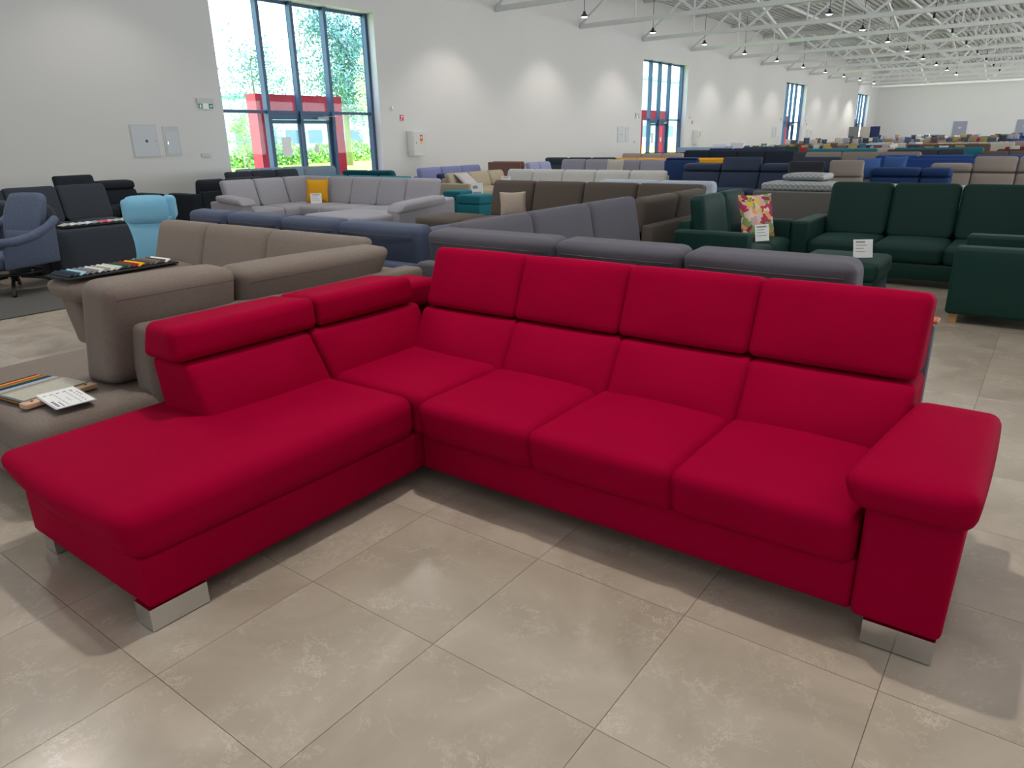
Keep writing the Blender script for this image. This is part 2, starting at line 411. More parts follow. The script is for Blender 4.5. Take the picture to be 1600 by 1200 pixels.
# ------------------------------------------------------------------ wall fittings, the same set at every window
wn = ['the large near window', 'the second window', 'the third window', 'the farthest window']
GREEN = mat('sign_green', '#0f7a62', .5); SRED = mat('sign_red', '#c8102e', .5); SYEL = mat('sign_yellow', '#e8b910', .5); PANEL = mat('panel_paint', '#b9bbb8', .5)
for k in range(4):
    d = 24.12*k; w0 = wn[k]
    x, z = 10.9+d, 2.42
    T = thing('exit_sign', (x, YW, z), 'green and white emergency exit sign with arrow left of %s' % w0, 'sign'); off = (x, YW, z)
    box('sign_housing', x-.02, x+.45, YW-.045, YW-.002, z+.08, z+.2, PANEL, T, off=off)
    box('sign_panel', x, x+.43, YW-.03, YW-.004, z-.06, z+.08, WHITE, T, off=off)
    box('pictogram_field', x+.01, x+.13, YW-.034, YW-.03, z-.05, z+.07, GREEN, T, off=off)
    box('pictogram_field', x+.3, x+.42, YW-.034, YW-.03, z-.05, z+.07, GREEN, T, off=off)
    y = YW-.036
    link('arrow', [(x+.32, y, z), (x+.32, y, z+.02), (x+.36, y, z+.02), (x+.36, y, z+.045), (x+.405, y, z+.01), (x+.36, y, z-.025), (x+.36, y, z), (x+.32, y, z)], [(0, 1, 2, 3, 4, 5, 6)], WHITE, T, False, off)
    link('running_figure', [(x+.05, y, z-.04), (x+.07, y, z-.04), (x+.075, y, z), (x+.1, y, z-.03), (x+.11, y, z-.02), (x+.085, y, z+.02), (x+.09, y, z+.045), (x+.07, y, z+.055), (x+.045, y, z+.03)], [tuple(range(9))], WHITE, T, False, off)
    T = thing('distribution_cabinet', (9.08+d, YW, 1.25), 'wide flush grey distribution board door left of %s' % w0, 'cabinet'); off = (9.08+d, YW, 1.25)
    x = 9.08+d
    box('cabinet_frame', x-.03, x+.63, YW-.012, YW-.001, 1.22, 1.98, PANEL, T, off=off)
    box('cabinet_door', x, x+.6, YW-.022, YW-.012, 1.25, 1.95, mat('cab_door', '#bcc2c6', .5), T, off=off)
    lathe('sticker', [(.0001, 0), (.035, 0)], 0, 0, mat('sticker_dark', '#3b2b55', .5), T).matrix_local = Matrix.Translation((.34, -.0235, .35)) @ Matrix.Rotation(pi/2, 4, 'X')
    tube('lock', [(x+.55, YW-.02, 1.6), (x+.55, YW-.032, 1.6)], .012, CHROME, T, off, 8)
    x = 9.88+d
    T = thing('meter_cabinet', (x, YW, 1.25), 'narrow flush grey cabinet door between the wide one and %s' % w0, 'cabinet'); off = (x, YW, 1.25)
    box('cabinet_frame', x-.02, x+.4, YW-.012, YW-.001, 1.24, 1.94, PANEL, T, off=off)
    box('cabinet_door', x+.03, x+.36, YW-.022, YW-.012, 1.3, 1.82, mat('cab_door', '#bcc2c6', .5), T, off=off)
    box('latch', x+.06, x+.08, YW-.03, YW-.022, 1.52, 1.58, CHROME, T, off=off)
    x = 10.8+d
    T = thing('wall_socket_strip', (x, YW, 1.22), 'small grey socket strip low on the wall beside %s' % w0, 'socket'); off = (x, YW, 1.22)
    box('socket_plate', x, x+.27, YW-.02, YW-.001, 1.18, 1.28, PANEL, T, r=.006, n=4, off=off)
    for q in range(3): box('socket', x+.02+.085*q, x+.08+.085*q, YW-.024, YW-.02, 1.2, 1.26, mat('cab_door', '#bcc2c6', .5), T, off=off)
    x = 17.75+d
    T = thing('motion_sensor', (x, YW, 2.5), 'small white motion sensor right of %s' % w0, 'sensor'); off = (x, YW, 2.5)
    box('sensor_body', x-.04, x+.04, YW-.07, YW-.001, 2.44, 2.57, WHITE, T, r=.02, n=6, off=off)
    box('sensor_lens', x-.025, x+.025, YW-.076, YW-.068, 2.46, 2.5, PANEL, T, r=.003, n=4, off=off)
    x = 18.12+d
    T = thing('fire_alarm_button', (x, YW, 2.2), 'small red fire sign above the hose cabinet right of %s' % w0, 'sign'); off = (x, YW, 2.2)
    box('sign_panel', x, x+.15, YW-.02, YW-.001, 2.13, 2.31, SRED, T, off=off)
    box('pictogram', x+.04, x+.11, YW-.023, YW-.02, 2.23, 2.28, WHITE, T, off=off)
    box('pictogram', x+.03, x+.07, YW-.023, YW-.02, 2.15, 2.2, WHITE, T, off=off)
    x = 18.4+d
    T = thing('hose_cabinet', (x, YW, .98), 'white fire hose cabinet with red and yellow sticker right of %s' % w0, 'cabinet'); off = (x, YW, .98)
    box('cabinet_body', x, x+.66, YW-.28, YW-.001, 1.0, 1.8, WHITE, T, r=.01, n=4, off=off)
    box('cabinet_door', x+.015, x+.645, YW-.295, YW-.281, 1.015, 1.785, mat('cab_white', '#c9c9c4', .5), T, off=off)
    box('sticker', x+.33, x+.44, YW-.299, YW-.2955, 1.48, 1.68, SRED, T, off=off)
    box('sticker', x+.34, x+.43, YW-.299, YW-.2955, 1.38, 1.475, SYEL, T, off=off)
    box('pictogram', x+.36, x+.4, YW-.302, YW-.2995, 1.55, 1.63, WHITE, T, off=off)
    tube('lock', [(x+.12, YW-.29, 1.4), (x+.12, YW-.31, 1.43)], .012, DARKF, T, off, 6)
# grey boards on the far wall
for k, (y0, y1, z0, z1) in enumerate(((8.9, 10.2, .9, 2.42), (3.0, 4.5, .9, 2.45))):
    T = thing('display_board', (XF-.05, y0, z0), ('grey upright board with a pale emblem on the far wall', 'grey upright board on the far wall at the right edge of the photo')[k], 'board'); off = (XF-.05, y0, z0)
    box('board_panel', XF-.06, XF-.002, y0, y1, z0, z1, mat('board_grey', '#8b8e9c', .6), T, off=off)
    ym = (y0+y1)/2; zm = z0+(z1-z0)*.55; xx = XF-.065
    link('emblem', [(xx, ym-.2, zm+.1), (xx, ym+.2, zm+.1), (xx, ym+.12, zm-.02), (xx, ym, zm-.12), (xx, ym-.12, zm-.02)], [(0, 1, 2, 3, 4)], mat('emblem_pale', '#b9bcc8', .6), T, False, off)

# ------------------------------------------------------------------ outside
def outside():
    GR = mat('meadow', '#bdda44', .9, noise=(.6, .25))
    gnd = box('ground', -60, 160, YW+WT, 190, -.3, -.02, GR); gnd['kind'] = 'structure'
    pv = box('pavement', -60, 160, YW+WT, YW+7, -.02, 0, mat('paving', '#b9b4aa', .9, noise=(3, .1))); pv['kind'] = 'structure'  # paving strip widened so neutral light bounces onto the window reveals
    PR = mat('red_portal', '#e00630', .45)
    for k in range(4):
        x = 13.27+24.12*k; y0, y1 = 18.9, 19.35; o_ = (x, y0, 0)
        T = thing('entrance_portal', o_, 'red entrance portal outside %s' % wn[k], 'portal')
        box('portal_post', x, x+.33, y0, y1, 0, 2.85, PR, T, off=o_)
        box('portal_post', x+2.86, x+3.18, y0, y1, 0, 2.85, PR, T, off=o_)
        box('portal_lintel', x+.33, x+2.86, y0, y1, 2.4, 2.85, PR, T, off=o_)
    LEAF = [mat('leaf_dark', '#557f80', .8), mat('leaf_mid', '#85b060', .8), mat('leaf_pale', '#cfe0b4', .8)]  # haze of the glass put into the bluish tone of the dark leaves
    BARK = mat('bark', '#7d776c', .9, noise=(8, .3))
    def tree(x, y, h, cr, ch, nleaf, ls, lm, label, lean=0, drop=0, trunk=.12, seed=1, sparse=1):
        rnd = random.Random(seed)
        T = thing('tree', (x, y, 0), label, 'tree', 'trees outside the windows'); off = (x, y, 0)
        pts = [(x, y, -.05), (x+.1*lean, y, h*.4), (x+lean*.5, y, h*.8), (x+lean*.6, y, h*.95)]
        tube('trunk', pts, trunk, BARK, T, off, 8, radii=[trunk, trunk*.8, trunk*.4, trunk*.1])
        br = []
        for q in range(14):
            z = h-ch+ch*(.05+.8*rnd.random()); a = rnd.random()*2*pi; L = cr*(.5+.5*rnd.random())*(1-.5*(z-(h-ch))/ch)
            p0 = Vector((x+lean*.3, y, z)); p1 = p0+Vector((cos(a)*L, sin(a)*L, L*.5))
            tube('branch', [p0, (p0+p1)/2+Vector((0, 0, -.1)), p1], .03, BARK, T, off, 5, radii=[trunk*.25, trunk*.15, .008]); br.append((p0, p1))
        v = []; f = []
        for q in range(nleaf):
            if rnd.random() < .6:
                p0, p1 = rnd.choice(br); c = p0.lerp(p1, .3+.8*rnd.random())+Vector([rnd.gauss(0, cr*.16) for _ in range(3)])
            else:
                a = rnd.random()*2*pi; ph = math.acos(2*rnd.random()-1); rr = rnd.random()**.4
                c = Vector((x+lean*.4+cr*rr*sin(ph)*cos(a), y+cr*rr*sin(ph)*sin(a), h-ch/2+ch/2*rr*cos(ph)))
            if drop: c.z -= drop*rnd.random()*.8
            d = Vector([rnd.gauss(0, 1) for _ in range(3)]).normalized()*ls*(.6+.8*rnd.random())
            s = d.cross(Vector([rnd.gauss(0, 1) for _ in range(3)])).normalized()*ls*.32
            b = len(v); v += [c-d, c+s, c+d, c-s]; f.append((b, b+1, b+2, b+3))
        o = link('foliage', v, f, LEAF[lm], T, False, off); o['kind'] = 'stuff'
    tree(33.8, 38.5, 9.9, 3.2, 7.4, 9000, .15, 0, 'tall dense dark tree seen through the right panes of the near window', seed=3, trunk=.22)
    tree(25.6, 36.5, 6.4, 2.4, 3.4, 1300, .13, 0, 'airy tree with sparse leaves above the red portal', seed=5)
    tree(28.9, 30.6, 6.6, 1.1, 5.6, 2600, .10, 2, 'slender pale birch behind the right edge of the near window', drop=.5, seed=8, trunk=.1)
    tree(19.6, 29, 3.0, .9, 1.9, 900, .09, 1, 'small young tree on the lawn at the left of the near window', seed=11, trunk=.05)
    tree(22.6, 32, 3.3, 1.1, 2.4, 700, .10, 0, 'small loose tree just left of the red portal', seed=12, trunk=.05)
    tree(56, 37, 6, 1.8, 4, 1200, .14, 1, 'tree seen through the second window', seed=21)
    T = thing('tree_stake', (19.15, 28.6, 0), 'thin wooden stake with a cross bar beside the small young tree', 'stake'); off = (19.15, 28.6, 0)
    tube('stake_post', [(19.15, 28.6, -.02), (19.15, 28.6, 1.1)], .03, BARK, T, off, 6)
    tube('cross_bar', [(19.15, 28.6, .9), (19.6, 28.9, .9)], .025, BARK, T, off, 6)
    # bushes
    rnd = random.Random(4)
    for q, (x, y, s) in enumerate(((30, 44, 1.4), (34.1, 45.6, 1.5), (38.2, 46.5, 1.4), (42.4, 47.5, 1.6), (46.6, 48.5, 1.4))):
        v = []; f = []
        T = thing('bush', (x, y, 0), 'rounded green bush in the hedge line beyond the lawn, %s from the left' % ORD[q], 'bush', 'bushes beyond the lawn'); off = (x, y, 0)
        for i in range(1100):
            a = rnd.random()*2*pi; ph = math.acos(rnd.random()); rr = .75+.25*rnd.random()
            c = Vector((x+1.9*rr*sin(ph)*cos(a), y+1.2*rr*sin(ph)*sin(a), s*rr*cos(ph)))
            d = Vector([rnd.gauss(0, 1) for _ in range(3)]).normalized()*.16; t = d.cross(Vector([rnd.gauss(0, 1) for _ in range(3)])).normalized()*.09
            b = len(v); v += [c-d, c+t, c+d, c-t]; f.append((b, b+1, b+2, b+3))
        o = link('foliage', v, f, LEAF[1], T, False, off); o['kind'] = 'stuff'
        tube('stem', [(x, y, -.02), (x, y, s*.7)], .05, BARK, T, off, 5)
    # distant halls
    def hall(x0, x1, y0, y1, h, c, label, nwin):
        T = thing('warehouse', (x0, y0, 0), label, 'building'); off = (x0, y0, 0)
        box('facade', x0, x1, y0, y1, -.02, h, mat('fac'+c, c, .7), T, off=off)
        box('parapet', x0-.2, x1+.2, y0-.2, y1+.2, h, h+.4, mat('parapet_grey', '#6f8796', .6), T, off=off)
        for q in range(nwin):
            a = x0+2+q*(x1-x0-4)/nwin
            box('window_band', a, a+(x1-x0-4)/nwin*.6, y0-.06, y0-.001, 1.4, 3.0, mat('hall_glass', '#31506a', .2), T, off=off)
        box('gate', x0+1, x0+1.9, y0-.06, y0-.001, 0, 2.2, ANTH, T, off=off)
    hall(46, 78, 78, 92, 6.6, '#7fb4c8', 'long pale blue hall beyond the lawn seen through the glass doors', 8)
    hall(24, 44, 76, 88, 5.2, '#8f9aa5', 'grey hall with windows at the far left of the view outside', 6)
    hall(100, 175, 52, 70, 9.5, '#8fc3d6', 'tall pale blue hall seen through the second window', 9)
    T = thing('street_lamp', (33.2, 60, 0), 'tall street lamp reaching into the left pane of the near window', 'lamp'); off = (33.2, 60, 0)
    tube('pole', [(33.2, 60, 0), (33.2, 60, 10.4)], .09, BARK, T, off, 8)
    tube('lamp_arm', [(33.2, 60, 10.4), (34.6, 60, 10.9)], .05, BARK, T, off, 6)
    box('lamp_head', 34.5, 35.7, 59.85, 60.15, 10.85, 11.05, mat('lamp_head_grey', '#5b7f8c', .5), T, r=.05, off=off)
outside()

# ------------------------------------------------------------------ sofa builders
def frame_T(ox, oy, ang):
    a = math.radians(ang); u = Vector((cos(a), sin(a), 0)); v = Vector((-sin(a), cos(a), 0)); o = Vector((ox, oy, 0))
    return lambda p: o+u*p[0]+v*p[1]+Vector((0, 0, p[2]))
def prism(name, T, u0, u1, prof, m_, root, r=.04, puff=(0, 0, 0), n=8, off=None, parent=None, wob=0):
    """prof: front-bottom, front-top, rear-top, rear-bottom as (v, z) in the wing's frame"""
    fb, ft, rt_, rb = prof
    c = [(u0, fb[0], fb[1]), (u1, fb[0], fb[1]), (u0, rb[0], rb[1]), (u1, rb[0], rb[1]), (u0, ft[0], ft[1]), (u1, ft[0], ft[1]), (u0, rt_[0], rt_[1]), (u1, rt_[0], rt_[1])]
    vs, fs = hexv([T(p) for p in c], r, puff, n, wob)
    return link(name, vs, fs, m_, parent or root, True, root.location)
def flat(T, prof_uvz):
    return [T(p) for p in prof_uvz]
def wing(root, ox, oy, ang, widths, m_, depth=.95, sh=.43, bh=.9, zb=.08, arms='', ah=.6, aw=.2, adrop=0, hr=None, frame_h=None, lean=.14,
         leg=CHROME, n=7, base_h=.24, back=True, back_m=None, seat=True, seam=False, legs=True, bt=.2, back_from=0, back_to=None, seatn=None):
    T = frame_T(ox, oy, ang); W = sum(widths)
    fh = frame_h or bh-.22
    prism('base', T, .01, W-.01, [(.03, zb), (.03, base_h), (depth-.02, base_h), (depth-.02, zb)], m_, root, .015, n=4)
    if seat:
        u = 0
        for wd in widths:
            prism('seat_cushion', T, u+.003, u+wd-.003, [(0, base_h), (0, sh-.01), (depth-.2, sh), (depth-.2, base_h)], m_, root, .055, (0, 0, .02), n); u += wd
    if back:
        b1 = W if back_to is None else back_to
        prism('back_frame', T, back_from, b1, [(depth-.13, base_h), (depth-.13, fh), (depth, fh), (depth, base_h)], m_, root, .025, n=4)
        u = 0
        for i, wd in enumerate(widths):
            if u >= back_from-.01 and u+wd <= b1+.01:
                mode = hr[i % len(hr)] if hr else 'n'
                vb = depth-.14-bt; vt = vb+lean
                if mode == 'n':
                    bc = prism('back_cushion', T, u+.004, u+wd-.004, [(vb, sh-.04), (vt, bh), (vt+bt*.8, bh-.015), (depth-.135, fh-.1)], back_m or m_, root, .06, (0, .02, 0), n)
                    if seam:
                        z = bh-.085; vv = vt+bt*.8-.004-(.085/(bh-fh+.1))*((vt+bt*.8)-(depth-.135))+.004
                        pts = [T((u+.05+(wd-.1)*q/8, vv+.006+.016*(1-((q-4)/4)**2), z)) for q in range(9)]
                        tube('piping', pts, .0028, SEAM, bc, root.location, 5)
                else:
                    zc = bh-.3
                    prism('back_cushion', T, u+.004, u+wd-.004, [(vb, sh-.04), (vb+lean*.55, zc), (depth-.02, zc), (depth-.12, sh)], back_m or m_, root, .05, (0, .02, 0), n)
                    if mode == 'u':
                        prism('headrest', T, u+.008, u+wd-.008, [(vb+lean*.5, zc+.005), (vt+.03, bh), (vt+.14, bh-.01), (depth-.04, zc+.005)], back_m or m_, root, .045, (0, .012, 0), n)
                    else:
                        prism('headrest', T, u+.008, u+wd-.008, [(vb+lean*.5, zc+.005), (vb+lean*.5+.02, zc+.15), (depth+.06, zc+.17), (depth+.05, zc+.02)], back_m or m_, root, .05, (0, 0, .01), n)
            u += wd
    for s in arms:
        a0, a1 = (-aw, -.004) if s == 'L' else (W+.004, W+aw)
        prism('arm', T, a0, a1, [(.02, zb), (.02, ah-.0), (depth-.02, ah+.0), (depth-.02, zb)], m_, root, .03, (0, 0, .004), n)
    if legs:
        e0 = -aw if 'L' in arms else 0; e1 = W+aw if 'R' in arms else W
        for a in (e0+.05, e1-.17):
            for b in (.05, depth-.15):
                prism('leg', T, a, a+.12, [(b, 0), (b, zb), (b+.06, zb), (b+.06, 0)], leg, root, .004, n=2)
    return T
def card(loc, rotz, label, name='price_card', wd=.13, h=.17, tilt=70, cat='price card', lines=4):
    """white card leaning back, with its grey lines of print"""
    root = thing(name, loc, label, cat)
    root.rotation_euler = (math.radians(tilt-90), 0, math.radians(rotz))
    box('card_sheet', -wd/2, wd/2, -.001, .001, 0, h, mat('paper', '#dcdcdc', .6), root)
    v = []; f = []
    rnd = random.Random(len(label))
    for q in range(lines):
        z = h*(.86-.7*q/lines); x0 = -wd*.38; L = wd*.76*(.5+.5*rnd.random()); t = h*.02 if q else h*.05
        b = len(v); v += [(x0, -.0016, z-t), (x0+L, -.0016, z-t), (x0+L, -.0016, z+t), (x0, -.0016, z+t)]; f.append((b, b+1, b+2, b+3))
    link('printed_lines', v, f, mat('print_grey', '#8a8a8a', .6), root, False)
    return root
def pillow(loc, rotz, tilt, sz, th, m_, label, cat='cushion', group=None):
    root = thing('throw_pillow', loc, label, cat, group)
    root.rotation_euler = (math.radians(tilt), 0, math.radians(rotz))
    vs, fs = unitcube(12); out = []
    for v in vs:
        u, t, w_ = v.x, v.y, v.z
        k = (1-u*u)*(1-w_*w_); pinch = 1-.1*(1-abs(u)**2)*(abs(w_)**3)-.0
        px_ = u*sz/2*(1-.07*(1-w_*w_)*abs(u)**3); pz = w_*sz/2*(1-.07*(1-u*u)*abs(w_)**3)
        out.append((px_, t*(th/2*(max(k, 0)**.45)+.004), pz+sz/2))
    o = link('pillow_cover', out, fs, m_, root, True)
    e = sz/2
    pts = [(-e, 0, 0), (0, 0, .07*e), (e, 0, 0), (e*.93, 0, e), (e, 0, 2*e), (0, 0, 1.93*e), (-e, 0, 2*e), (-e*.93, 0, e), (-e, 0, 0)]
    tube('edge_piping', pts, .004, m_, root, None, 5)
    return root

# ------------------------------------------------------------------ THE RED CORNER SOFA
def red_sofa():
    R = thing('corner_sofa', (2.0, 1.5, 0), 'large deep red velvet corner sofa with chaise and chrome block legs in the foreground', 'sofa')
    L = R.location
    I = frame_T(0, 0, 0)
    def hx(name, c, r, puff=(0, 0, 0), n=12, m_=RED, parent=None):
        vs, fs = hexv(c, r, puff, n); return link(name, vs, fs, m_, parent or R, True, L)
    # bases
    hx('base', corners(2.125, 2.98, .285, 2.10, .083, .262), .012, n=6)
    hx('base', corners(.845, 2.98, 2.103, 2.985, .083, .262), .014, n=6)
    # seats: chaise, corner, three main
    c = [(.835, 2.092, .25), (2.085, 2.085, .25), (.85, 3.03, .25), (2.085, 3.03, .25), (.79, 2.095, .435), (2.085, 2.09, .45), (.79, 3.05, .42), (2.085, 3.04, .435)]
    hx('chaise_seat', c, .055, (.03, .008, .012), 16)
    c = [(2.088, 2.06, .25), (2.9, 2.06, .25), (2.088, 2.95, .25), (2.9, 2.95, .25), (2.092, 2.045, .445), (2.9, 2.045, .445), (2.088, 2.95, .445), (2.9, 2.95, .445)]
    hx('corner_seat', c, .05, (0, 0, .015), 12)
    ys = [.292, .885, 1.485, 2.082]
    for i in range(3):
        a, b = ys[i]-.011*(i > 0), ys[i+1]+.011*(i < 2)
        c = [(2.095, a, .232), (2.85, a, .232), (2.095, b, .232), (2.85, b, .232), (2.06, a, .425), (2.85, a, .425), (2.06, b, .425), (2.85, b, .425)]
        hx('seat_cushion', c, .05, (.008, 0, .026), 16)
    # main backs with raised headrests
    yb = [.27, .865, 1.45, 2.035, 2.66]
    yh = [.275, .885, 1.475, 2.055, 2.645]
    for i in range(4):
        a, b = yb[i]-.007*(i > 0), yb[i+1]+.007*(i < 3)
        c = [(2.60, a, .38), (2.98, a, .25), (2.60, b, .38), (2.98, b, .25), (2.755, a, .645), (2.99, a, .645), (2.755, b, .645), (2.99, b, .645)]
        hx('back_cushion', c, .035, (.035, 0, 0), 14)
        a, b = yh[i]-.003*(i > 0), yh[i+1]+.003*(i < 3)
        c = [(2.755, a, .652), (2.96, a, .66), (2.755, b, .652), (2.96, b, .66), (2.87, a, .955), (3.0, a, .935), (2.87, b, .955), (3.0, b, .935)]
        hx('headrest', c, .032, (.016, 0, .004), 14)
    # chaise backs with folded headrests
    xb = [1.405, 2.04, 2.78]; xh = [1.365, 2.09, 2.74]
    for i in range(2):
        a, b = xb[i]+.002, xb[i+1]-.002
        s = .05 if i == 0 else 0; t = .05 if i == 1 else 0
        c = [(a+(.03 if i == 0 else t), 2.60, .38), (b+s, 2.60, .38), (a+(.02 if i == 0 else t), 2.96, .30), (b+s, 2.96, .30), (a-.005, 2.70, .66), (b, 2.70, .66), (a, 2.97, .655), (b, 2.97, .655)]
        hx('back_cushion', c, .03, (0, .03, 0), 14)
        a, b = xh[i]+.002, xh[i+1]-.002
        c = [(a, 2.695, .668), (b, 2.695, .668), (a+.02*(1-i), 3.0, .65), (b, 3.0, .65), (a, 2.705, .812), (b, 2.705, .812), (a+.065*(1-i), 3.02, .79), (b, 3.02, .79)]
        hx('headrest', c, .034, (0, .012, .004), 14)
    # rear frame
    hx('back_frame', corners(2.97, 3.05, .28, 3.04, .083, .60), .02, n=6)
    hx('back_frame', corners(1.46, 2.97, 2.955, 3.04, .27, .60), .02, n=6)
    hx('corner_bolster', corners(2.80, 3.05, 2.80, 3.05, .60, .745), .035, (.0, 0, .005), 8)
    # arm
    hx('arm', [(2.10, .035, .083), (2.95, .035, .083), (2.10, .283, .083), (2.95, .283, .083), (2.10, .03, .47), (2.95, .03, .47), (2.10, .283, .47), (2.95, .283, .47)], .022, (.006, 0, 0), 10)
    c = [(2.065, .012, .455), (2.80, .01, .455), (2.065, .325, .455), (2.80, .27, .455), (2.05, .0, .585), (2.80, .0, .59), (2.05, .36, .575), (2.80, .27, .59)]
    hx('arm_pad', c, .045, (.012, .006, .012), 14)
    # chrome block feet
    for x0, x1, y0, y1 in ((.84, 1.04, 2.10, 2.20), (.863, 1.06, 2.87, 2.96), (2.10, 2.2, .045, .24), (2.86, 2.95, .045, .24), (2.86, 2.95, 2.8, 2.95)):
        lg = box('leg', x0, x1, y0, y1, .004, .084, CHROME, R, off=L)
        box('foot_pad', x0+.004, x1-.004, y0+.004, y1-.004, 0, .004, DARKF, lg, off=L)
    hx('support_foot', corners(2.28, 2.33, 1.98, 2.03, 0, .084), .004, n=4, m_=DARKF)
red_sofa()

# ------------------------------------------------------------------ A: brown-grey corner sofa behind the chaise
TAUPE = fab('taupe_weave', '#756a62', .9, .15, 90, .3, .5, stretch=(1, 1, 3))
TAUPE2 = TAUPE
def sofa_a():
    R = thing('corner_sofa', (2.3, 4.0, 0), 'taupe woven corner sofa standing back to back with the red chaise', 'sofa')
    T = frame_T(3.42, 4.3, 180)
    prism('base', T, .01, 2.42, [(.03, .06), (.03, .24), (1.1, .24), (1.1, .06)], TAUPE, R, .02, n=4)
    prism('seat_cushion', T, 0, .92, [(0, .23), (0, .425), (1.0, .425), (1.0, .23)], TAUPE, R, .05, (0, 0, .012), 10)
    prism('chaise_seat', T, .925, 2.45, [(0, .23), (0, .425), (1.13, .425), (1.13, .23)], TAUPE, R, .07, (0, 0, .012), 14)
    prism('back_frame', T, .1, 1.93, [(.97, .24), (.97, .735), (1.13, .735), (1.13, .06)], TAUPE, R, .03, n=10)
    for a, b in ((.42, 1.36), (1.37, 2.03)):
        k = .03 if a > 1 else 0
        w0 = a-.14 if a < 1 else a
        cc = [(a+.05*(a < 1), .66, .40), (b, .66, .40), (a+.05*(a < 1), .96, .45), (b, .96, .45), (w0, .82, .89+k), (b, .82, .905+k), (w0, 1.06, .88+k), (b, 1.08, .895+k)]
        vs, fs = hexv([T(p) for p in cc], .06, (0, .025, .01), 14)
        c = link('back_cushion', vs, fs, TAUPE, R, True, R.location)
        z = .83+k
        tube('piping', [T((a+.04, 1.072, z-.005)), T(((a+b)/2, 1.092, z)), T((b-.04, 1.072, z-.005))], .0022, SEAM, c, R.location, 5)
    # second wing, facing the camera side
    T2 = frame_T(2.30, 6.06, -90)
    prism('base', T2, .3, 1.9, [(.03, .08), (.03, .24), (1.03, .24), (1.03, .08)], TAUPE, R, .02, n=4)
    for a, b in ((.5, 1.15), (1.155, 1.78)):
        prism('seat_cushion', T2, a, b, [(0, .24), (0, .42), (.85, .43), (.85, .24)], TAUPE, R, .05, (0, 0, .02), 8)
    prism('back_frame', T2, .02, 2.75, [(.93, .24), (.93, .7), (1.05, .7), (1.05, .06)], TAUPE, R, .03, n=6)
    for a, b in ((-.02, .68), (.685, 1.49), (1.495, 2.45)):
        prism('back_cushion', T2, a, b, [(.7, .39), (.86, .905), (1.04, .89), (.93, .6)], TAUPE, R, .06, (0, .02, 0), 10)
    # flared arm with rolled top
    prism('arm', T2, .24, .49, [(-.06, .08), (-.12, .45), (.95, .5), (.95, .08)], TAUPE, R, .04, n=8)
    prism('arm_pad', T2, .2, .62, [(-.16, .44), (-.20, .58), (.9, .6), (.9, .47)], TAUPE, R, .06, (0, 0, .012), 10)
    for a, b in ((2.3, 5.7), (3.3, 5.75), (1.1, 4.15), (1.15, 3.3)):
        tube('leg', [(a, b, 0), (a, b, .1)], .03, CHROME, R, R.location, 10)
sofa_a()
SW = ['#1b2533', '#2b3850', '#8fb8c4', '#6c6a70', '#77757a', '#c3c3bd', '#8b8a88', '#c9c6b8', '#b9bab4', '#15432f', '#3d4a35', '#8e0f20', '#e0a41c', '#4c3a2d', '#57504a', '#6b625a', '#4b4038', '#d9d9d8', '#c7c4c4', '#dedede']
def swatch_tray(loc, rotz, n, L, wd, label, tilt=0, cols=None, name='swatch_tray', sl=.27):
    root = thing(name, loc, label, 'fabric samples'); root.rotation_euler = (0, 0, math.radians(rotz))
    box('tray', 0, L, -wd/2, wd/2, 0, .012, mat('tray_black', '#17181b', .8), root, r=.004, n=4)
    for i in range(n):
        x = L*(.02+.93*i/n); st = L/n
        c = (cols or SW)[i % len(cols or SW)]
        vs = [(x, -sl/2, .014), (x+st*.9, -sl/2, .034), (x+st*.9, sl/2, .034), (x, sl/2, .014)]
        vs += [(a, b, z+.006) for a, b, z in vs]
        link('swatch', vs, [(0, 3, 2, 1), (4, 5, 6, 7), (0, 1, 5, 4), (1, 2, 6, 5), (2, 3, 7, 6), (3, 0, 4, 7)], fab('sw'+c, c, .9, .1), root, False)
    return root
swatch_tray((2.12, 5.62, .612), 3, 18, .84, .34, 'long black tray of coloured fabric swatches on the taupe sofa arm')
# sample book and price sheet on the taupe chaise
def sample_book():
    # book frame: origin at spine right end, u along spine, v towards the free edges
    R = thing('sample_book', (1.06, 3.40, .437), 'open book of striped fabric samples with wooden spine on the taupe chaise', 'sample book')
    R.rotation_euler = (0, 0, math.radians(8))
    P = mat('spine_wood', '#c09a7c', .5)
    box('wooden_spine', -.02, .30, -.02, .035, 0, .022, P, R, r=.003, n=4)
    for xx in (.02, .26): tube('screw', [(xx, .008, .0215), (xx, .008, .0245)], .006, DARKF, R, None, 8)
    cols = ['#2c3036', '#d98a1f', '#a32a1c', '#6f7f3c', '#20242c', '#1e2c50', '#8fa9bb', '#a59a90', '#7c7672', '#9a958c', '#aaa79a']
    for i, c in enumerate(cols):
        L = .42-.026*i; z = .004+i*.0022
        v = [(.0, .03, z), (.28, .03, z), (.28, .03+L, z-.002*0), (.0, .03+L, z)]
        v += [(a, b, zz+.002) for a, b, zz in v]
        link('fabric_sample', v, [(0, 3, 2, 1), (4, 5, 6, 7), (0, 1, 5, 4), (1, 2, 6, 5), (2, 3, 7, 6), (3, 0, 4, 7)], fab('sb'+c, c, .9, .1), R, False)
sample_book()
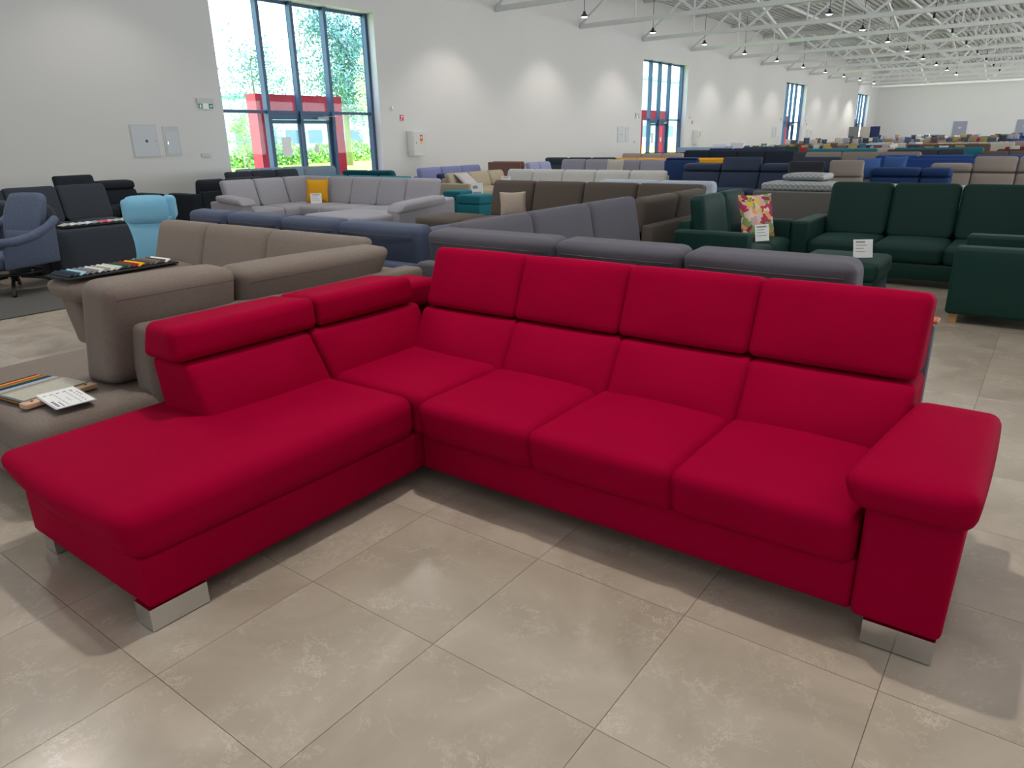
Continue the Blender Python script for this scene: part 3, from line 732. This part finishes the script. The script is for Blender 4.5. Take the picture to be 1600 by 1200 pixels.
def price_sheet():
    R = thing('price_sheet', (1.11, 3.34, .4605), 'white printed price sheet in a clear sleeve lying on the sample book', 'price card')
    R.rotation_euler = (math.radians(2), 0, math.radians(-3))
    box('plastic_sleeve', -.008, .155, -.125, .128, -.0015, 0, mat('sleeve', '#aeb2b8', .2), R)
    box('sheet', 0, .15, -.12, .12, 0, .0012, mat('paper', '#dcdcdc', .6), R)
    v = []; f = []
    def q(a, b, c, d):
        k = len(v); v.extend([(a, c, .0016), (b, c, .0016), (b, d, .0016), (a, d, .0016)]); f.append((k, k+1, k+2, k+3))
    for i in range(5): q(.012+.026*i, .025+.026*i, .072, .08)
    for i in range(4): q(.008, .020, -.10+.022*i, -.085+.022*i)
    q(.03, .034, -.11, -.04); q(.05, .052, -.11, .07); q(.075, .077, -.06, 0); q(.1, .102, -.11, .07)
    for i in range(6): q(.12+.0*i, .124, -.1+.03*i, -.085+.03*i)
    q(.135, .138, -.02, .05)
    link('printed_lines', v, f, mat('print_dark', '#3c3c3c', .6), R, False)
price_sheet()

# ------------------------------------------------------------------ B: navy-grey corner sofa, C: charcoal corner sofa
NAVYG = fab('slate_blue_fabric', '#444c60', .75, .5, 70, .1, .1)
CHAR = fab('charcoal_fabric', '#54525a', .8, .35, 90, .12, .2)
def sofa_b():
    R = thing('corner_sofa', (4.2, 5.4, 0), 'slate blue corner sofa with piped back cushions behind the taupe sofa', 'sofa')
    wing(R, 4.66, 3.60, 90, [.87, .73, .78, .62], NAVYG, depth=1.05, sh=.43, bh=.925, frame_h=.66, seam=True, bt=.24, lean=.08, legs=False, n=9)
    wing(R, 4.66, 4.62, 180, [.88], NAVYG, depth=1.0, sh=.43, bh=.86, frame_h=.62, legs=False, bt=.24, lean=.04, n=9)
    for a, b in ((3.7, 3.75), (3.7, 6.5), (4.5, 6.5), (4.5, 4.5)): tube('leg', [(a, b, 0), (a, b, .1)], .025, CHROME, R, R.location, 8)
sofa_b()
def sofa_c():
    R = thing('corner_sofa', (4.2, 2.2, 0), 'charcoal grey corner sofa directly behind the red sofa', 'sofa')
    T = wing(R, 4.47, .66, 90, [.85, .80, 1.02], CHAR, depth=1.06, sh=.43, bh=.945, frame_h=.74, seam=True, bt=.28, lean=.10, legs=False, n=12, base_h=.22)
    prism('back_frame', T, -.35, -.002, [(.98, .08), (.98, .70), (1.06, .725), (1.06, .08)], CHAR, R, .015, n=4)
    prism('wooden_rail', T, -.36, -.01, [(.975, .727), (.975, .74), (1.065, .74), (1.065, .727)], mat('orange_wood', '#a8592a', .5), R, .003, n=4)
    T2 = wing(R, 3.86, 2.54, 0, [.88, .9, .88], CHAR, depth=1.0, sh=.43, bh=.95, frame_h=.7, legs=False, n=9, lean=.1)
    for a, b in ((3.5, .6), (4.3, .6), (3.5, 3.4), (6.3, 2.7), (6.3, 3.4)): tube('leg', [(a, b, 0), (a, b, .1)], .025, CHROME, R, R.location, 8)
sofa_c()

# ------------------------------------------------------------------ D: brown sofa, E/green group
BROWN = fab('dark_taupe_fabric', '#564d47', .85, .2, 80, .15, .2)
GRN = fab('green_velvet', '#062e28', .6, .8, 20, .12, .05)
def sofa_d():
    R = thing('corner_sofa', (8.2, 4.6, 0), 'dark taupe corner sofa with high back cushions left of the green loveseat', 'sofa')
    wing(R, 7.85, 6.75, -90, [.75, .82, .8, .9], BROWN, depth=1.0, bh=.93, frame_h=.7, legs=False, n=8)
    wing(R, 8.55, 4.3, 180, [.8, .85], BROWN, depth=1.0, bh=.9, frame_h=.62, legs=False, n=8, back=True, lean=.1)
    wing(R, 7.85, 7.65, -90, [.85], BROWN, depth=.95, back=False, legs=False, n=6)
    for a, b in ((7.0, 3.4), (7.0, 4.2), (8.7, 3.4), (8.7, 7.5), (7.9, 7.5)): tube('leg', [(a, b, 0), (a, b, .09)], .025, WOODF, R, R.location, 8)
sofa_d()
def green_loveseat():
    R = thing('loveseat', (7.5, 2.6, 0), 'green velvet loveseat with box arms and a floral pillow', 'sofa')
    wing(R, 6.98, 2.25, 0, [.62, .6], GRN, depth=.80, bh=.93, frame_h=.68, arms='LR', ah=.6, aw=.16, n=9, leg=WOODF, lean=.1)
green_loveseat()
def green_sofa():
    R = thing('three_seat_sofa', (8.6, 1.1, 0), 'green velvet three seat sofa with box arms facing the red sofa', 'sofa')
    wing(R, 8.12, 2.06, -90, [.64, .64, .66], GRN, depth=.95, bh=.98, frame_h=.7, arms='LR', ah=.6, aw=.19, n=10, leg=DARKF, lean=.16)
green_sofa()
def green_armchair():
    R = thing('armchair', (7.1, .1, 0), 'green velvet armchair with wooden legs at the right edge of the photo', 'armchair')
    wing(R, 7.55, .58, 180, [.66], GRN, depth=.9, bh=.9, frame_h=.66, arms='LR', ah=.62, aw=.2, n=9, leg=WOODF, lean=.1)
green_armchair()
def green_ottoman():
    R = thing('ottoman', (7.1, 1.45, 0), 'green velvet ottoman with a price card in front of the green sofa', 'ottoman')
    I = frame_T(6.72, 1.1, 0)
    prism('base', I, .02, .68, [(.02, .06), (.02, .27), (.68, .27), (.68, .06)], GRN, R, .02, n=4)
    prism('cushion', I, 0, .7, [(0, .26), (0, .43), (.7, .43), (.7, .26)], GRN, R, .05, (0, 0, .012), 9)
    for a in (.06, .6):
        for b in (.06, .6): prism('leg', I, a, a+.05, [(b, 0), (b, .06), (b+.05, .06), (b+.05, 0)], WOODF, R, .003, n=2)
green_ottoman()
card((6.93, 1.27, .447), -55, 'white price card leaning on the green ottoman', tilt=75, wd=.17, h=.16)
FLORAL = None
def floral():
    M = bpy.data.materials.new('floral_print'); M.use_nodes = True; n = M.node_tree.nodes; L = M.node_tree.links; p = n['Principled BSDF']
    t = n.new('ShaderNodeTexCoord'); v = n.new('ShaderNodeTexVoronoi'); v.inputs['Scale'].default_value = 17; ns = n.new('ShaderNodeTexNoise'); ns.inputs['Scale'].default_value = 14
    ad = n.new('ShaderNodeMixRGB'); ad.inputs[0].default_value = .12; L.new(t.outputs['Object'], ad.inputs[1]); L.new(ns.outputs['Color'], ad.inputs[2]); L.new(ns.outputs[0], ad.inputs[0]) if False else None
    L.new(t.outputs['Object'], ns.inputs[0]); L.new(ad.outputs[0], v.inputs[0])
    r = n.new('ShaderNodeValToRGB'); r.color_ramp.interpolation = 'CONSTANT'
    cols = ['#e3cdb4', '#b3325a', '#e6a46c', '#7d9a5a', '#d9c2b8', '#8b1f3f', '#c9a2a6', '#ddb84e']
    s = n.new('ShaderNodeSeparateColor'); L.new(v.outputs['Color'], s.inputs[0]); L.new(s.outputs[0], r.inputs[0])
    for i, c in enumerate(cols):
        e = r.color_ramp.elements[i] if i < 2 else r.color_ramp.elements.new(i/len(cols))
        e.position = i/len(cols); e.color = srgb(c)
    L.new(r.outputs[0], p.inputs['Base Color']); p.inputs['Roughness'].default_value = .8; return M
pillow((7.85, 2.5, .44), -28, -14, .46, .14, floral(), 'floral patterned pillow standing on the green loveseat')
card((7.55, 2.36, .447), -35, 'white price card in front of the floral pillow', wd=.17, h=.17, tilt=78)

# ------------------------------------------------------------------ F: light grey sofa and neighbours by the near window
LG = fab('light_grey_fabric', '#96949a', .85, .25, 80, .08, .15)
def sofa_f():
    R = thing('corner_sofa', (8.6, 10.2, 0), 'light grey U shaped corner sofa with yellow pillow before the near window', 'sofa')
    wing(R, 7.35, 10.9, 0, [.64, .64, .6], LG, depth=1.0, bh=.9, frame_h=.62, legs=False, arms='L', ah=.55, aw=.2, n=8, lean=.16)
    wing(R, 8.3, 11.85, -90, [.82, .66, .7, .68, .7], LG, depth=1.0, bh=.9, frame_h=.62, arms='', legs=False, n=8, lean=.16)
    T = frame_T(8.3, 8.29, -90)
    for nm, T_, a0, d0, d1 in (('arm', T, 0, -.35, 1.0),):
        prism('arm', T_, 0, .22, [(d0, .06), (d0, .47), (d1, .6), (d1, .06)], LG, R, .04, n=8)
        prism('arm_pad', T_, -.05, .26, [(d0-.03, .43), (d0+.1, .58), (.75, .64), (.75, .5)], LG, R, .06, (0, 0, .015), 9)
    T3 = frame_T(7.35, 10.9, 0)
    prism('arm_pad', T3, -.24, .06, [(-.05, .5), (.05, .61), (.75, .66), (.75, .56)], LG, R, .05, (0, 0, .015), 9)
    prism('chaise_base', frame_T(7.3, 9.5, -90), 0, 1.3, [(0, .06), (0, .25), (1.1, .25), (1.1, .06)], LG, R, .02, n=4)
    prism('chaise_seat', frame_T(7.28, 9.52, -90), 0, 1.33, [(0, .25), (0, .43), (1.1, .43), (1.1, .25)], LG, R, .05, (0, 0, .01), 8)
    for a, b in ((7.4, 11.0), (7.4, 11.8), (9.2, 11.8), (9.2, 8.4), (7.4, 8.4), (7.4, 9.4), (8.1, 8.2)): tube('leg', [(a, b, 0), (a, b, .1)], .025, CHROME, R, R.location, 8)
sofa_f()
#
pillow((8.80, 11.02, .44), -60, -12, .42, .14, fab('yellow_pillow', '#d69a1e', .8, .2), 'mustard yellow pillow in the corner of the light grey sofa')
card((8.58, 10.78, .447), -50, 'white price card in front of the yellow pillow', wd=.2, h=.18, tilt=78)

DKG = fab('dark_grey_fabric', '#333840', .85, .3, 80, .12, .15)
DKB = fab('graphite_fabric', '#23282f', .85, .25, 80, .12, .15)
def sofa_g():
    R = thing('corner_sofa', (4.4, 10.6, 0), 'dark grey corner sofa by the left wall with samples on its arm', 'sofa')
    wing(R, 2.9, 11.45, 0, [.62, .66, .72, .72], DKG, depth=1.0, bh=.95, frame_h=.7, legs=False, n=8, lean=.16)
    wing(R, 4.4, 9.35, 90, [.8, .8], DKG, depth=.95, bh=.88, frame_h=.66, legs=False, n=8, arms='', lean=.14)
    prism('arm', frame_T(3.5, 9.1, 0), 0, 1.0, [(0, .05), (0, .6), (.26, .6), (.26, .05)], DKG, R, .04, n=8)
    for a, b in ((3.0, 11.55), (5.5, 11.55), (5.5, 12.3), (3.6, 9.2), (4.3, 9.5)): tube('leg', [(a, b, 0), (a, b, .1)], .025, CHROME, R, R.location, 8)
sofa_g()
swatch_tray((3.62, 9.22, .615), 0, 9, .82, .2, 'black tray of pale and pink fabric swatches on the dark grey sofa arm', cols=['#b9b6a8', '#cfcfcf', '#b4b8c0', '#d0d0d4', '#8e929a', '#c55a72', '#cf8a98', '#9ab0a0', '#cfc6c0'], sl=.16)
def simple(name, label, x, y, ang, widths, m_, cat='sofa', **k):
    W = sum(widths); T = frame_T(x, y, ang); c = T((W/2, .45, 0))
    R = thing(name, (c.x, c.y, 0), label, cat, k.pop('group', None))
    kw = dict(n=6, legs=True); kw.update(k)
    wing(R, x, y, ang, widths, m_, **kw); return R
simple('loveseat', 'graphite loveseat with one raised headrest against the left wall', 5.9, 14.0, 0, [.72, .72], DKB, bh=1.0, hr='ud', arms='LR', lean=.2)
simple('loveseat', 'graphite loveseat left behind the light grey corner sofa', 9.3, 14.1, 180, [.9, .6], DKB, bh=.86, arms='LR', lean=.1)
simple('three_seat_sofa', 'dark grey three seat sofa under the left pane of the near window', 9.7, 14.5, 0, [.66, .66, .66], DKG, bh=.9)
simple('three_seat_sofa', 'pale blue grey sofa close to the glass door', 10.9, 15.9, 0, [.7, .7, .7], fab('pale_blue_grey', '#7c8ea0'), bh=.9)
simple('armchair', 'pale grey armchair in front of the glass door behind the light grey sofa', 10.25, 12.9, -25, [.72], fab('grey_blue', '#7d8b99'), 'armchair', bh=1.0)
simple('three_seat_sofa', 'teal sofa between the light grey sofa and the window', 10.9, 9.9, 90, [.9, .9, .9], fab('teal_fabric', '#1c7386'), depth=.95, bh=.86, lean=.05)
simple('loveseat', 'dark petrol loveseat behind the teal sofa', 12.2, 11.6, 90, [.8, .8], fab('petrol', '#124a55'), bh=.9)
LAV = fab('lavender_fabric', '#7f84ab')
simple('three_seat_sofa', 'lavender blue sofa against the wall right of the near window', 14.2, 12.8, 0, [.85, .85, .85], LAV, bh=.82, lean=.1)
simple('armchair', 'navy armchair at the end of the lavender sofa', 13.9, 11.8, 0, [.4], fab('navy', '#2a3150'), 'armchair', bh=.7)
simple('loveseat', 'rust brown loveseat near the wall behind the cream sofa', 20.3, 14.0, 90, [1.3], fab('rust', '#6d4a41'), bh=.8, frame_h=.78, lean=.02)
CREAM = fab('cream_fabric', '#a89c86', .85, .1); CRW = fab('pale_cream_fabric', '#b9b7b4', .85, .1)
def sofa_cream():
    R = thing('corner_sofa', (14, 10.6, 0), 'cream corner sofa with a pale pillow behind the teal ottomans', 'sofa')
    wing(R, 12.75, 10.5, 0, [.75, .75, .6], CREAM, depth=.95, bh=.78, frame_h=.66, legs=False, n=7, arms='L', aw=.12, ah=.56)
    wing(R, 14.6, 11.45, -90, [.8, .9, .9, .9, .9], CREAM, depth=.9, bh=.77, frame_h=.66, legs=False, n=7, back_m=CRW)
    for a, b in ((12.8, 10.6), (12.8, 11.3), (15.3, 11.3), (15.3, 7.2), (14.7, 7.2)): tube('leg', [(a, b, 0), (a, b, .1)], .025, CHROME, R, R.location, 8)
sofa_cream()
#
pillow((13.2, 10.85, .44), 5, -50, .5, .13, fab('pale_pillow', '#bdb7ba'), 'pale grey pillow lying on the cream corner sofa')
card((14.3, 10.75, .447), -50, 'white price card on the seat of the cream sofa', wd=.22, h=.2, tilt=80)
simple('loveseat', 'white backed sofa behind the dark taupe corner sofa', 10.9, 3.95, 90, [.9, 1.0], fab('white_blue_fabric', '#a9b2bd'), bh=.87, depth=.9, lean=.02, bt=.26)
TEAL = fab('teal_velvet', '#14626f', .7, .4)
def ottoman(x, y, s, h, label):
    R = thing('ottoman', (x, y, 0), label, 'ottoman', None); off = R.location
    box('body', x-s/2+.01, x+s/2-.01, y-s/2+.01, y+s/2-.01, .03, h*.62, TEAL, R, r=.02, n=4, off=off)
    box('lid', x-s/2, x+s/2, y-s/2, y+s/2, h*.62, h, TEAL, R, r=.03, puff=(0, 0, .01), n=6, off=off)
    for a in (-1, 1):
        for b in (-1, 1): tube('leg', [(x+a*(s/2-.08), y+b*(s/2-.08), 0), (x+a*(s/2-.08), y+b*(s/2-.08), .035)], .02, DARKF, R, off, 6)
ottoman(11.45, 9.35, .6, .45, 'teal velvet ottoman, the front one right of the light grey sofa')
ottoman(12.0, 10.3, .5, .47, 'teal velvet ottoman, half hidden behind the front one')
card((12.2, 9.95, .0), -50, 'white price card standing behind the front teal ottoman', wd=.25, h=.62, tilt=86)
pillow((8.3, 6.12, .44), -50, -22, .37, .14, fab('beige_pillow', '#a8998c'), 'beige pillow on the left end of the dark taupe sofa')

# rocker armchair and light blue wing chair at the left
def rocker():
    M_ = fab('blue_grey_chenille', '#4f586c', .9, .4, 50, .3, .4)
    R = thing('recliner_armchair', (3.0, 8.2, 0), 'slate blue high back recliner armchair on curved black feet at the left edge', 'armchair')
    R.location = (3.0, 8.9, 0)
    T0 = frame_T(2.86, 7.95, 0)
    T = frame_T(2.64, 9.2, -68)      # u to the right, v toward the back
    off = R.location
    prism('seat_cushion', T, .02, .58, [(-.12, .30), (-.12, .44), (.55, .42), (.55, .28)], M_, R, .05, (0, 0, .02), 9)
    # tall curved back
    vs, fs = unitcube(14); out = []
    for v in vs:
        t = (v.z+1)/2; wdt = .25+.02*sin(t*3)-.03*(1-t); bend = .5+.13*t-.05*sin(t*pi); th = .07*(1-.25*t)
        rr = (1-.07*abs(v.x)**6)
        out.append(T((.3+v.x*wdt*(1-.06*(abs(v.z)**6)), bend+v.y*th*(1-.4*abs(v.x)**4)*(1-.3*abs(v.z)**8), .36+t*.67*rr+.0)))
    link('backrest', out, fs, M_, R, True, off)
    prism('lumbar_cushion', T, .08, .52, [(.38, .42), (.44, .66), (.52, .66), (.5, .42)], M_, R, .06, (0, .02, 0), 8)
    for s in (-.04, .64):
        pts = [T((s, -.15, .58)), T((s, .05, .57)), T((s, .28, .60)), T((s, .5, .68)), T((s, .62, .76))]
        tube('armrest', pts, .045, M_, R, off, 10, radii=[.045, .05, .05, .045, .04])
        c = [T((s-.03, -.1, .3)), T((s+.03, -.1, .3)), T((s-.03, .55, .3)), T((s+.03, .55, .3)), T((s-.03, -.08, .56)), T((s+.03, -.08, .56)), T((s-.03, .58, .7)), T((s+.03, .58, .7))]
        a, b = hexv(c, .02, n=5); link('side_panel', a, b, M_, R, True, off)
    tube('ring_base', [T((.3+.27*cos(a), .25+.27*sin(a), .22)) for a in [i*pi/8 for i in range(17)]], .016, BLACK, R, off, 6)
    tube('swivel_post', [T((.3, .25, .12)), T((.3, .25, .3))], .035, BLACK, R, off, 10)
    for k in range(4):
        a = pi/4+k*pi/2
        tube('foot', [T((.3+.06*cos(a), .25+.06*sin(a), .17)), T((.3+.3*cos(a), .25+.3*sin(a), .13)), T((.3+.44*cos(a), .25+.44*sin(a), .02))], .02, BLACK, R, off, 8)
    for a, b in ((.1, -.1), (.5, -.1), (.3, .5)):
        tube('bolt', [T((a, b, .2)), T((a, b-.02, .2))], .012, CHROME, R, off, 8)
    rug = box('floor_mat', 2.1, 3.45, 7.6, 9.0, .0005, .01, fab('dark_mat', '#4c4a48', .9), None)
    tag(rug, 'thin dark grey mat under the recliner armchair', 'mat')
rocker()
card((3.02, 8.72, .47), -40, 'white card standing on the seat of the slate recliner', wd=.12, h=.12, tilt=75)
def blue_chair():
    M_ = fab('sky_blue_weave', '#6fa3bd', .9, .25, 60, .12, .25, stretch=(1, 1, 4))
    M2 = fab('sky_blue_shade', '#5a8494', .9, .25, 60, .12, .25)
    R = thing('wing_armchair', (3.5, 7.0, 0), 'light blue high back armchair with winged headrest behind the taupe sofa', 'armchair')
    off = R.location; T0_ = frame_T(3.27, 6.98, -37); T = lambda p: T0_((p[0]*.82, p[1]*.9, p[2]))   # u right, v away from camera
    prism('seat_cushion', T, -.02, .56, [(0.05, .26), (0.05, .45), (.6, .45), (.6, .26)], M_, R, .06, (0, 0, .02), 8)
    vs, fs = unitcube(12); out = []
    for v in vs:
        t = (v.z+1)/2; wdt = .23-.07*sin(t*pi)*1.0+.02*t
        out.append(T((.27+v.x*wdt, .10+.12*t-.05*sin(t*pi)+v.y*.07, .3+t*.55)))
    link('backrest', out, fs, M_, R, True, off)
    prism('head_cushion', T, .0, .5, [(.10, .76), (.14, 1.04), (.34, 1.04), (.30, .78)], M_, R, .08, (0, .015, .01), 12)
    prism('head_wing', T, .43, .55, [(.20, .78), (.22, 1.05), (.5, 1.03), (.5, .82)], M_, R, .07, (0, .01, 0), 10)
    prism('head_wing', T, -.02, .06, [(.2, .80), (.22, 1.02), (.4, 1.0), (.4, .84)], M_, R, .04, n=8)
    for s in (-.1, .56): prism('armrest', T, s, s+.09, [(.05, .2), (.05, .42), (.6, .42), (.6, .2)], M_, R, .04, n=7)
    tube('swivel_post', [T((.27, .35, .03)), T((.27, .35, .3))], .03, CHROME, R, off, 10)
    lathe('base_disc', [(.0001, .03), (.25, .02), (.26, 0)], T((.27, .35, 0)).x, T((.27, .35, 0)).y, CHROME, R, off, 20)
blue_chair()
simple('loveseat', 'dark purple brown sofa cut off by the left edge of the photo', 2.0, 9.48, 0, [.5, .5], fab('plum_brown', '#4a3b40'), bh=.85, lean=.08, depth=.88)
simple('loveseat', 'grey sofa back behind the slate recliner', 1.9, 10.4, 0, [.7, .7], fab('mid_grey', '#3f444c'), bh=.88, lean=.08)

# ------------------------------------------------------------------ middle distance
NV = fab('navy_fabric', '#313b4f'); BL = fab('royal_blue_fabric', '#1c3560'); GL = fab('grey_lilac_fabric', '#85818a'); TN = fab('tan_grey_fabric', '#8a7f77'); YE = fab('mustard_fabric', '#c98d12')
simple('corner_sofa', 'grey lilac sofa with tall side by the wall left of the second window', 17.3, 11.6, -90, [.8, .85, .85, .9], GL, bh=.92, depth=1.0, arms='L')
simple('loveseat', 'pale lilac chaise at the left end of the grey lilac sofa', 16.1, 10.6, 0, [.5, .55], fab('lilac_fabric', '#8d90b0'), bh=.9)
pillow((17.75, 9.7, .44), -90, -12, .5, .14, fab('sand_pillow', '#aaa296'), 'sand coloured pillow on the grey lilac sofa')
simple('three_seat_sofa', 'dark grey sofa with a low back behind the grey lilac sofa', 19.6, 10.2, 90, [.8, .8, .8], DKG, bh=.95)
simple('three_seat_sofa', 'pinkish tan sofa below the second window', 24.0, 13.2, -90, [.8, .8, .8], fab('pink_tan', '#9c8a82'), bh=.92)
simple('three_seat_sofa', 'long mustard yellow sofa in the middle of the hall', 22.7, 7.2, 90, [1.0, 1.0, 1.0, 1.0, 1.0], YE, bh=.84, lean=.03, frame_h=.8)
simple('three_seat_sofa', 'dark navy sofa just behind the mustard yellow one', 25.5, 11.4, -90, [1, 1, 1, 1], fab('midnight', '#1c2533'), bh=.98)
simple('armchair', 'royal blue high back armchair left of the navy headrest sofa', 17.2, 6.75, 90, [.8], BL, 'armchair', bh=1.02, frame_h=.95)
simple('four_seat_sofa', 'navy four seat sofa with alternating raised headrests', 14.8, 6.75, -90, [.85, .85, .8, .75], NV, bh=1.05, hr='duduu', n=8, lean=.2)
# grey box sofa with patterned bedding
def bedding():
    R = simple('sofa_bed', 'grey sofa bed with box back behind the green loveseat', 12.85, .4, 90, [1.2, 1.15, 1.15], fab('stone_grey', '#6a6864'), bh=.68, frame_h=.63, lean=.0, depth=1.05, back=False)
    prism('back_frame', frame_T(12.85, .4, 90), 0, 3.5, [(.93, .08), (.93, .64), (1.1, .64), (1.1, .08)], fab('stone_grey', '#6a6864'), R, .02, n=4)
    M = bpy.data.materials.new('chevron_print'); M.use_nodes = True; n = M.node_tree.nodes; L = M.node_tree.links; p = n['Principled BSDF']
    t = n.new('ShaderNodeTexCoord'); s = n.new('ShaderNodeSeparateXYZ'); L.new(t.outputs['Object'], s.inputs[0])
    def mth(op, a, b=None, bv=None):
        q = n.new('ShaderNodeMath'); q.operation = op; L.new(a, q.inputs[0])
        if b is not None: L.new(b, q.inputs[1])
        if bv is not None: q.inputs[1].default_value = bv
        return q.outputs[0]
    z = mth('PINGPONG', s.outputs['Y'], bv=.04); zz = mth('ADD', z, s.outputs['Z']); xx = mth('ADD', zz, s.outputs['X']); f_ = mth('FRACT', mth('MULTIPLY', xx, bv=12)); g = mth('GREATER_THAN', f_, bv=.5)
    r = n.new('ShaderNodeMix'); r.data_type = 'RGBA'; r.inputs['A'].default_value = srgb('#b8b8b2'); r.inputs['B'].default_value = srgb('#8d939a'); L.new(g, r.inputs['Factor'])
    L.new(r.outputs['Result'], p.inputs['Base Color']); p.inputs['Roughness'].default_value = .85
    for i, (x0, x1, y0, y1, z0, z1, lb) in enumerate(((11.95, 12.7, 2.75, 3.85, .64, .76, 'chevron patterned folded bedding on the grey sofa bed, lowest piece at its left end'),
                                                 (12.2, 12.85, 2.95, 3.6, .79, .88, 'chevron patterned bedding lying on top of the folded piece on the sofa bed'),
                                                 (11.95, 12.6, 1.62, 2.7, .64, .74, 'white patterned bedding seen between the first and second green backs'),
                                                 (11.95, 12.6, .5, 1.58, .64, .735, 'white patterned bedding behind the right end of the green sofa'))):
        o = thing('folded_bedding', ((x0+x1)/2, (y0+y1)/2, z0), lb, 'bedding', 'patterned bedding on the sofa bed')
        box('quilt', x0, x1, y0, y1, z0, z1, M, o, r=.05, puff=(0, 0, .02), n=10, off=o.location)
bedding()
simple('armchair', 'black leather recliner with chrome fittings behind the bedding', 13.75, 4.05, -80, [.66], fab('black_leather', '#22252b', .45, .1), 'armchair', bh=1.0, hr='u')
simple('armchair', 'taupe armchair with tilted headrest behind the bedding', 13.8, 3.3, -78, [.6], TN, 'armchair', bh=1.02, hr='u', lean=.25)
simple('three_seat_sofa', 'royal blue sofa with folded headrests behind the green three seater', 14.95, 2.95, -90, [.86, .5], BL, bh=.98, hr='d')
pillow((15.75, 3.0, .62), -70, -20, .42, .14, fab('denim_pillow', '#3d5c93'), 'blue pillow standing on the royal blue sofa, left one')
pillow((16.0, 2.62, .64), -100, -15, .42, .14, fab('denim_pillow', '#3d5c93'), 'blue pillow standing on the royal blue sofa, right one')
simple('three_seat_sofa', 'taupe sofa with raised headrests right behind the royal blue sofa', 16.1, 2.1, -90, [.72, .72, .72, .7], TN, bh=1.02, hr='duuu', lean=.2)
simple('three_seat_sofa', 'blue sofa with a plain high back behind the taupe headrest sofa', 20.2, .6, 90, [1.0, 1.1, .9], fab('blue2', '#23417c'), bh=.98, lean=.02, frame_h=.9)

# far rows of sofas across the hall
PAL = [('teal', '#1d6473'), ('charcoal', '#34373d'), ('taupe', '#7d736a'), ('navy', '#222c48'), ('pale grey', '#8f9096'), ('dark green', '#1f3d33'), ('beige', '#a0958a'), ('light blue', '#8fa8c4'), ('graphite', '#2b2e33'), ('rose grey', '#92807e'), ('blue', '#2a4c85'), ('cream', '#b3ab9c'), ('brown', '#5c4a40'), ('red', '#93202a')]
PALM = {c: fab('far_'+c.replace(' ', '_'), h, .85, .1) for c, h in PAL}
rnd = random.Random(42)
used = set()
ROWX = [22.4, 28.6, 31.6, 35.0, 39.0, 43.5, 48.5, 54, 60.5, 68, 76.5]
SPECIAL = {(28.6, 2): 'charcoal', (28.6, 3): 'charcoal', (28.6, 1): 'navy', (31.6, 3): 'teal', (31.6, 2): 'teal', (22.4, 2): 'graphite', (22.4, 1): 'taupe', (31.6, 0): 'light blue', (31.6, 1): 'dark green'}
cushion_cols = ['#9a7440', '#aea89c', '#5f403a', '#41556d', '#5d706b', '#8e745f', '#303338', '#908d98', '#93834f', '#6b5548', '#c3bfb8', '#4a4f55']
CN = dict(zip(cushion_cols, ['ochre', 'light grey', 'dark red brown', 'slate blue', 'sage', 'tan', 'black', 'lilac grey', 'olive yellow', 'brown', 'off-white', 'dark grey']))
side = ['next to the window wall', 'second from the window wall', 'third from the window wall', 'fourth from the window wall', 'fifth from the window wall']
ncush = 0
cproto = {}
for ri, rx in enumerate(ROWX):
    y = 14.6 if rx > 26 else 6.1
    k = 0 if rx > 26 else 1
    while y > -1.2 and k < 5:
        W = rnd.choice((2.4, 2.7, 3.0)); nm = 3
        cn = SPECIAL.get((rx, k)) or rnd.choice(PAL)[0]
        face = -90
        jx = rx+rnd.uniform(-.5, .5)
        bh = rnd.choice((.84, .9, .98))
        R = simple('far_sofa', '%s sofa in the %s distant row, %s' % (cn, ORD[ri], side[k]), jx, y, face, [W/3]*3, PALM[cn], bh=bh, n=4 if rx > 40 else 6, legs=True, lean=.12, arms='LR' if rnd.random() < .4 else '', frame_h=bh-.06)
        if rx > 34:
            for q in range(rnd.choice((3, 4, 5))):
                cc = rnd.choice(cushion_cols); s = rnd.uniform(.38, .5)
                yy = y-.3-(W-.6)*q/4.6-rnd.random()*.1
                o_new = None
                px_ = jx+.52; z0 = .46+rnd.uniform(.18, .42)*(1 if rx > 45 else .4)
                if cc not in cproto:
                    cproto[cc] = pillow((px_, yy, z0), -90+rnd.uniform(-20, 20), -15, .36, .12, fab('cu'+cc, cc), 'small decorative cushion leaning on a distant sofa', 'cushion', 'decorative cushions on the distant sofas')
                else:
                    p0 = cproto[cc]; o = p0.copy(); o_new = o; col.objects.link(o); o.location = (px_, yy, z0); o.rotation_euler = (math.radians(-15), 0, math.radians(-90+rnd.uniform(-25, 25)))
                    for ch in p0.children:
                        c2 = ch.copy(); col.objects.link(c2); c2.parent = o
                (cproto[cc] if o_new is None else o_new)['label'] = '%s cushion on the %s sofa, %s distant row, %s from left' % (CN[cc], cn, ORD[ri], ORD[q])
                ncush += 1
        y -= W+(.46 if rx < 40 else .6); k += 1
# white upright cushions, boards by the last window
for k, y in enumerate((14.3, 13.35)):
    R = thing('armchair', (36.9, y, 0), ('white high back armchair by the wall right of the second window, left one', 'white high back armchair by the wall right of the second window, right one')[k], 'armchair')
    wing(R, 36.6, y+.35, -90, [.7], fab('white_fabric', '#d5d3dc'), bh=1.12, frame_h=.9, depth=.8, n=6)
for k, (y, c, lb) in enumerate(((16.9, '#7d807c', 'grey sample panel standing by the farthest window'), (15.9, '#b9b3a6', 'cream sample panel right of the grey one by the farthest window'), (15.0, '#232c5c', 'navy sample panel right of the cream one by the farthest window'))):
    T = thing('standing_panel', (79, y, 0), lb, 'panel'); off = (79, y, 0)
    box('panel_board', 78.95, 79.05, y-.43, y+.43, .1, 2.0, mat('panel'+c, c, .8), T, r=.02, n=4, off=off)
    box('panel_foot', 78.7, 79.3, y-.4, y+.4, 0, .1, DARKF, T, off=off)
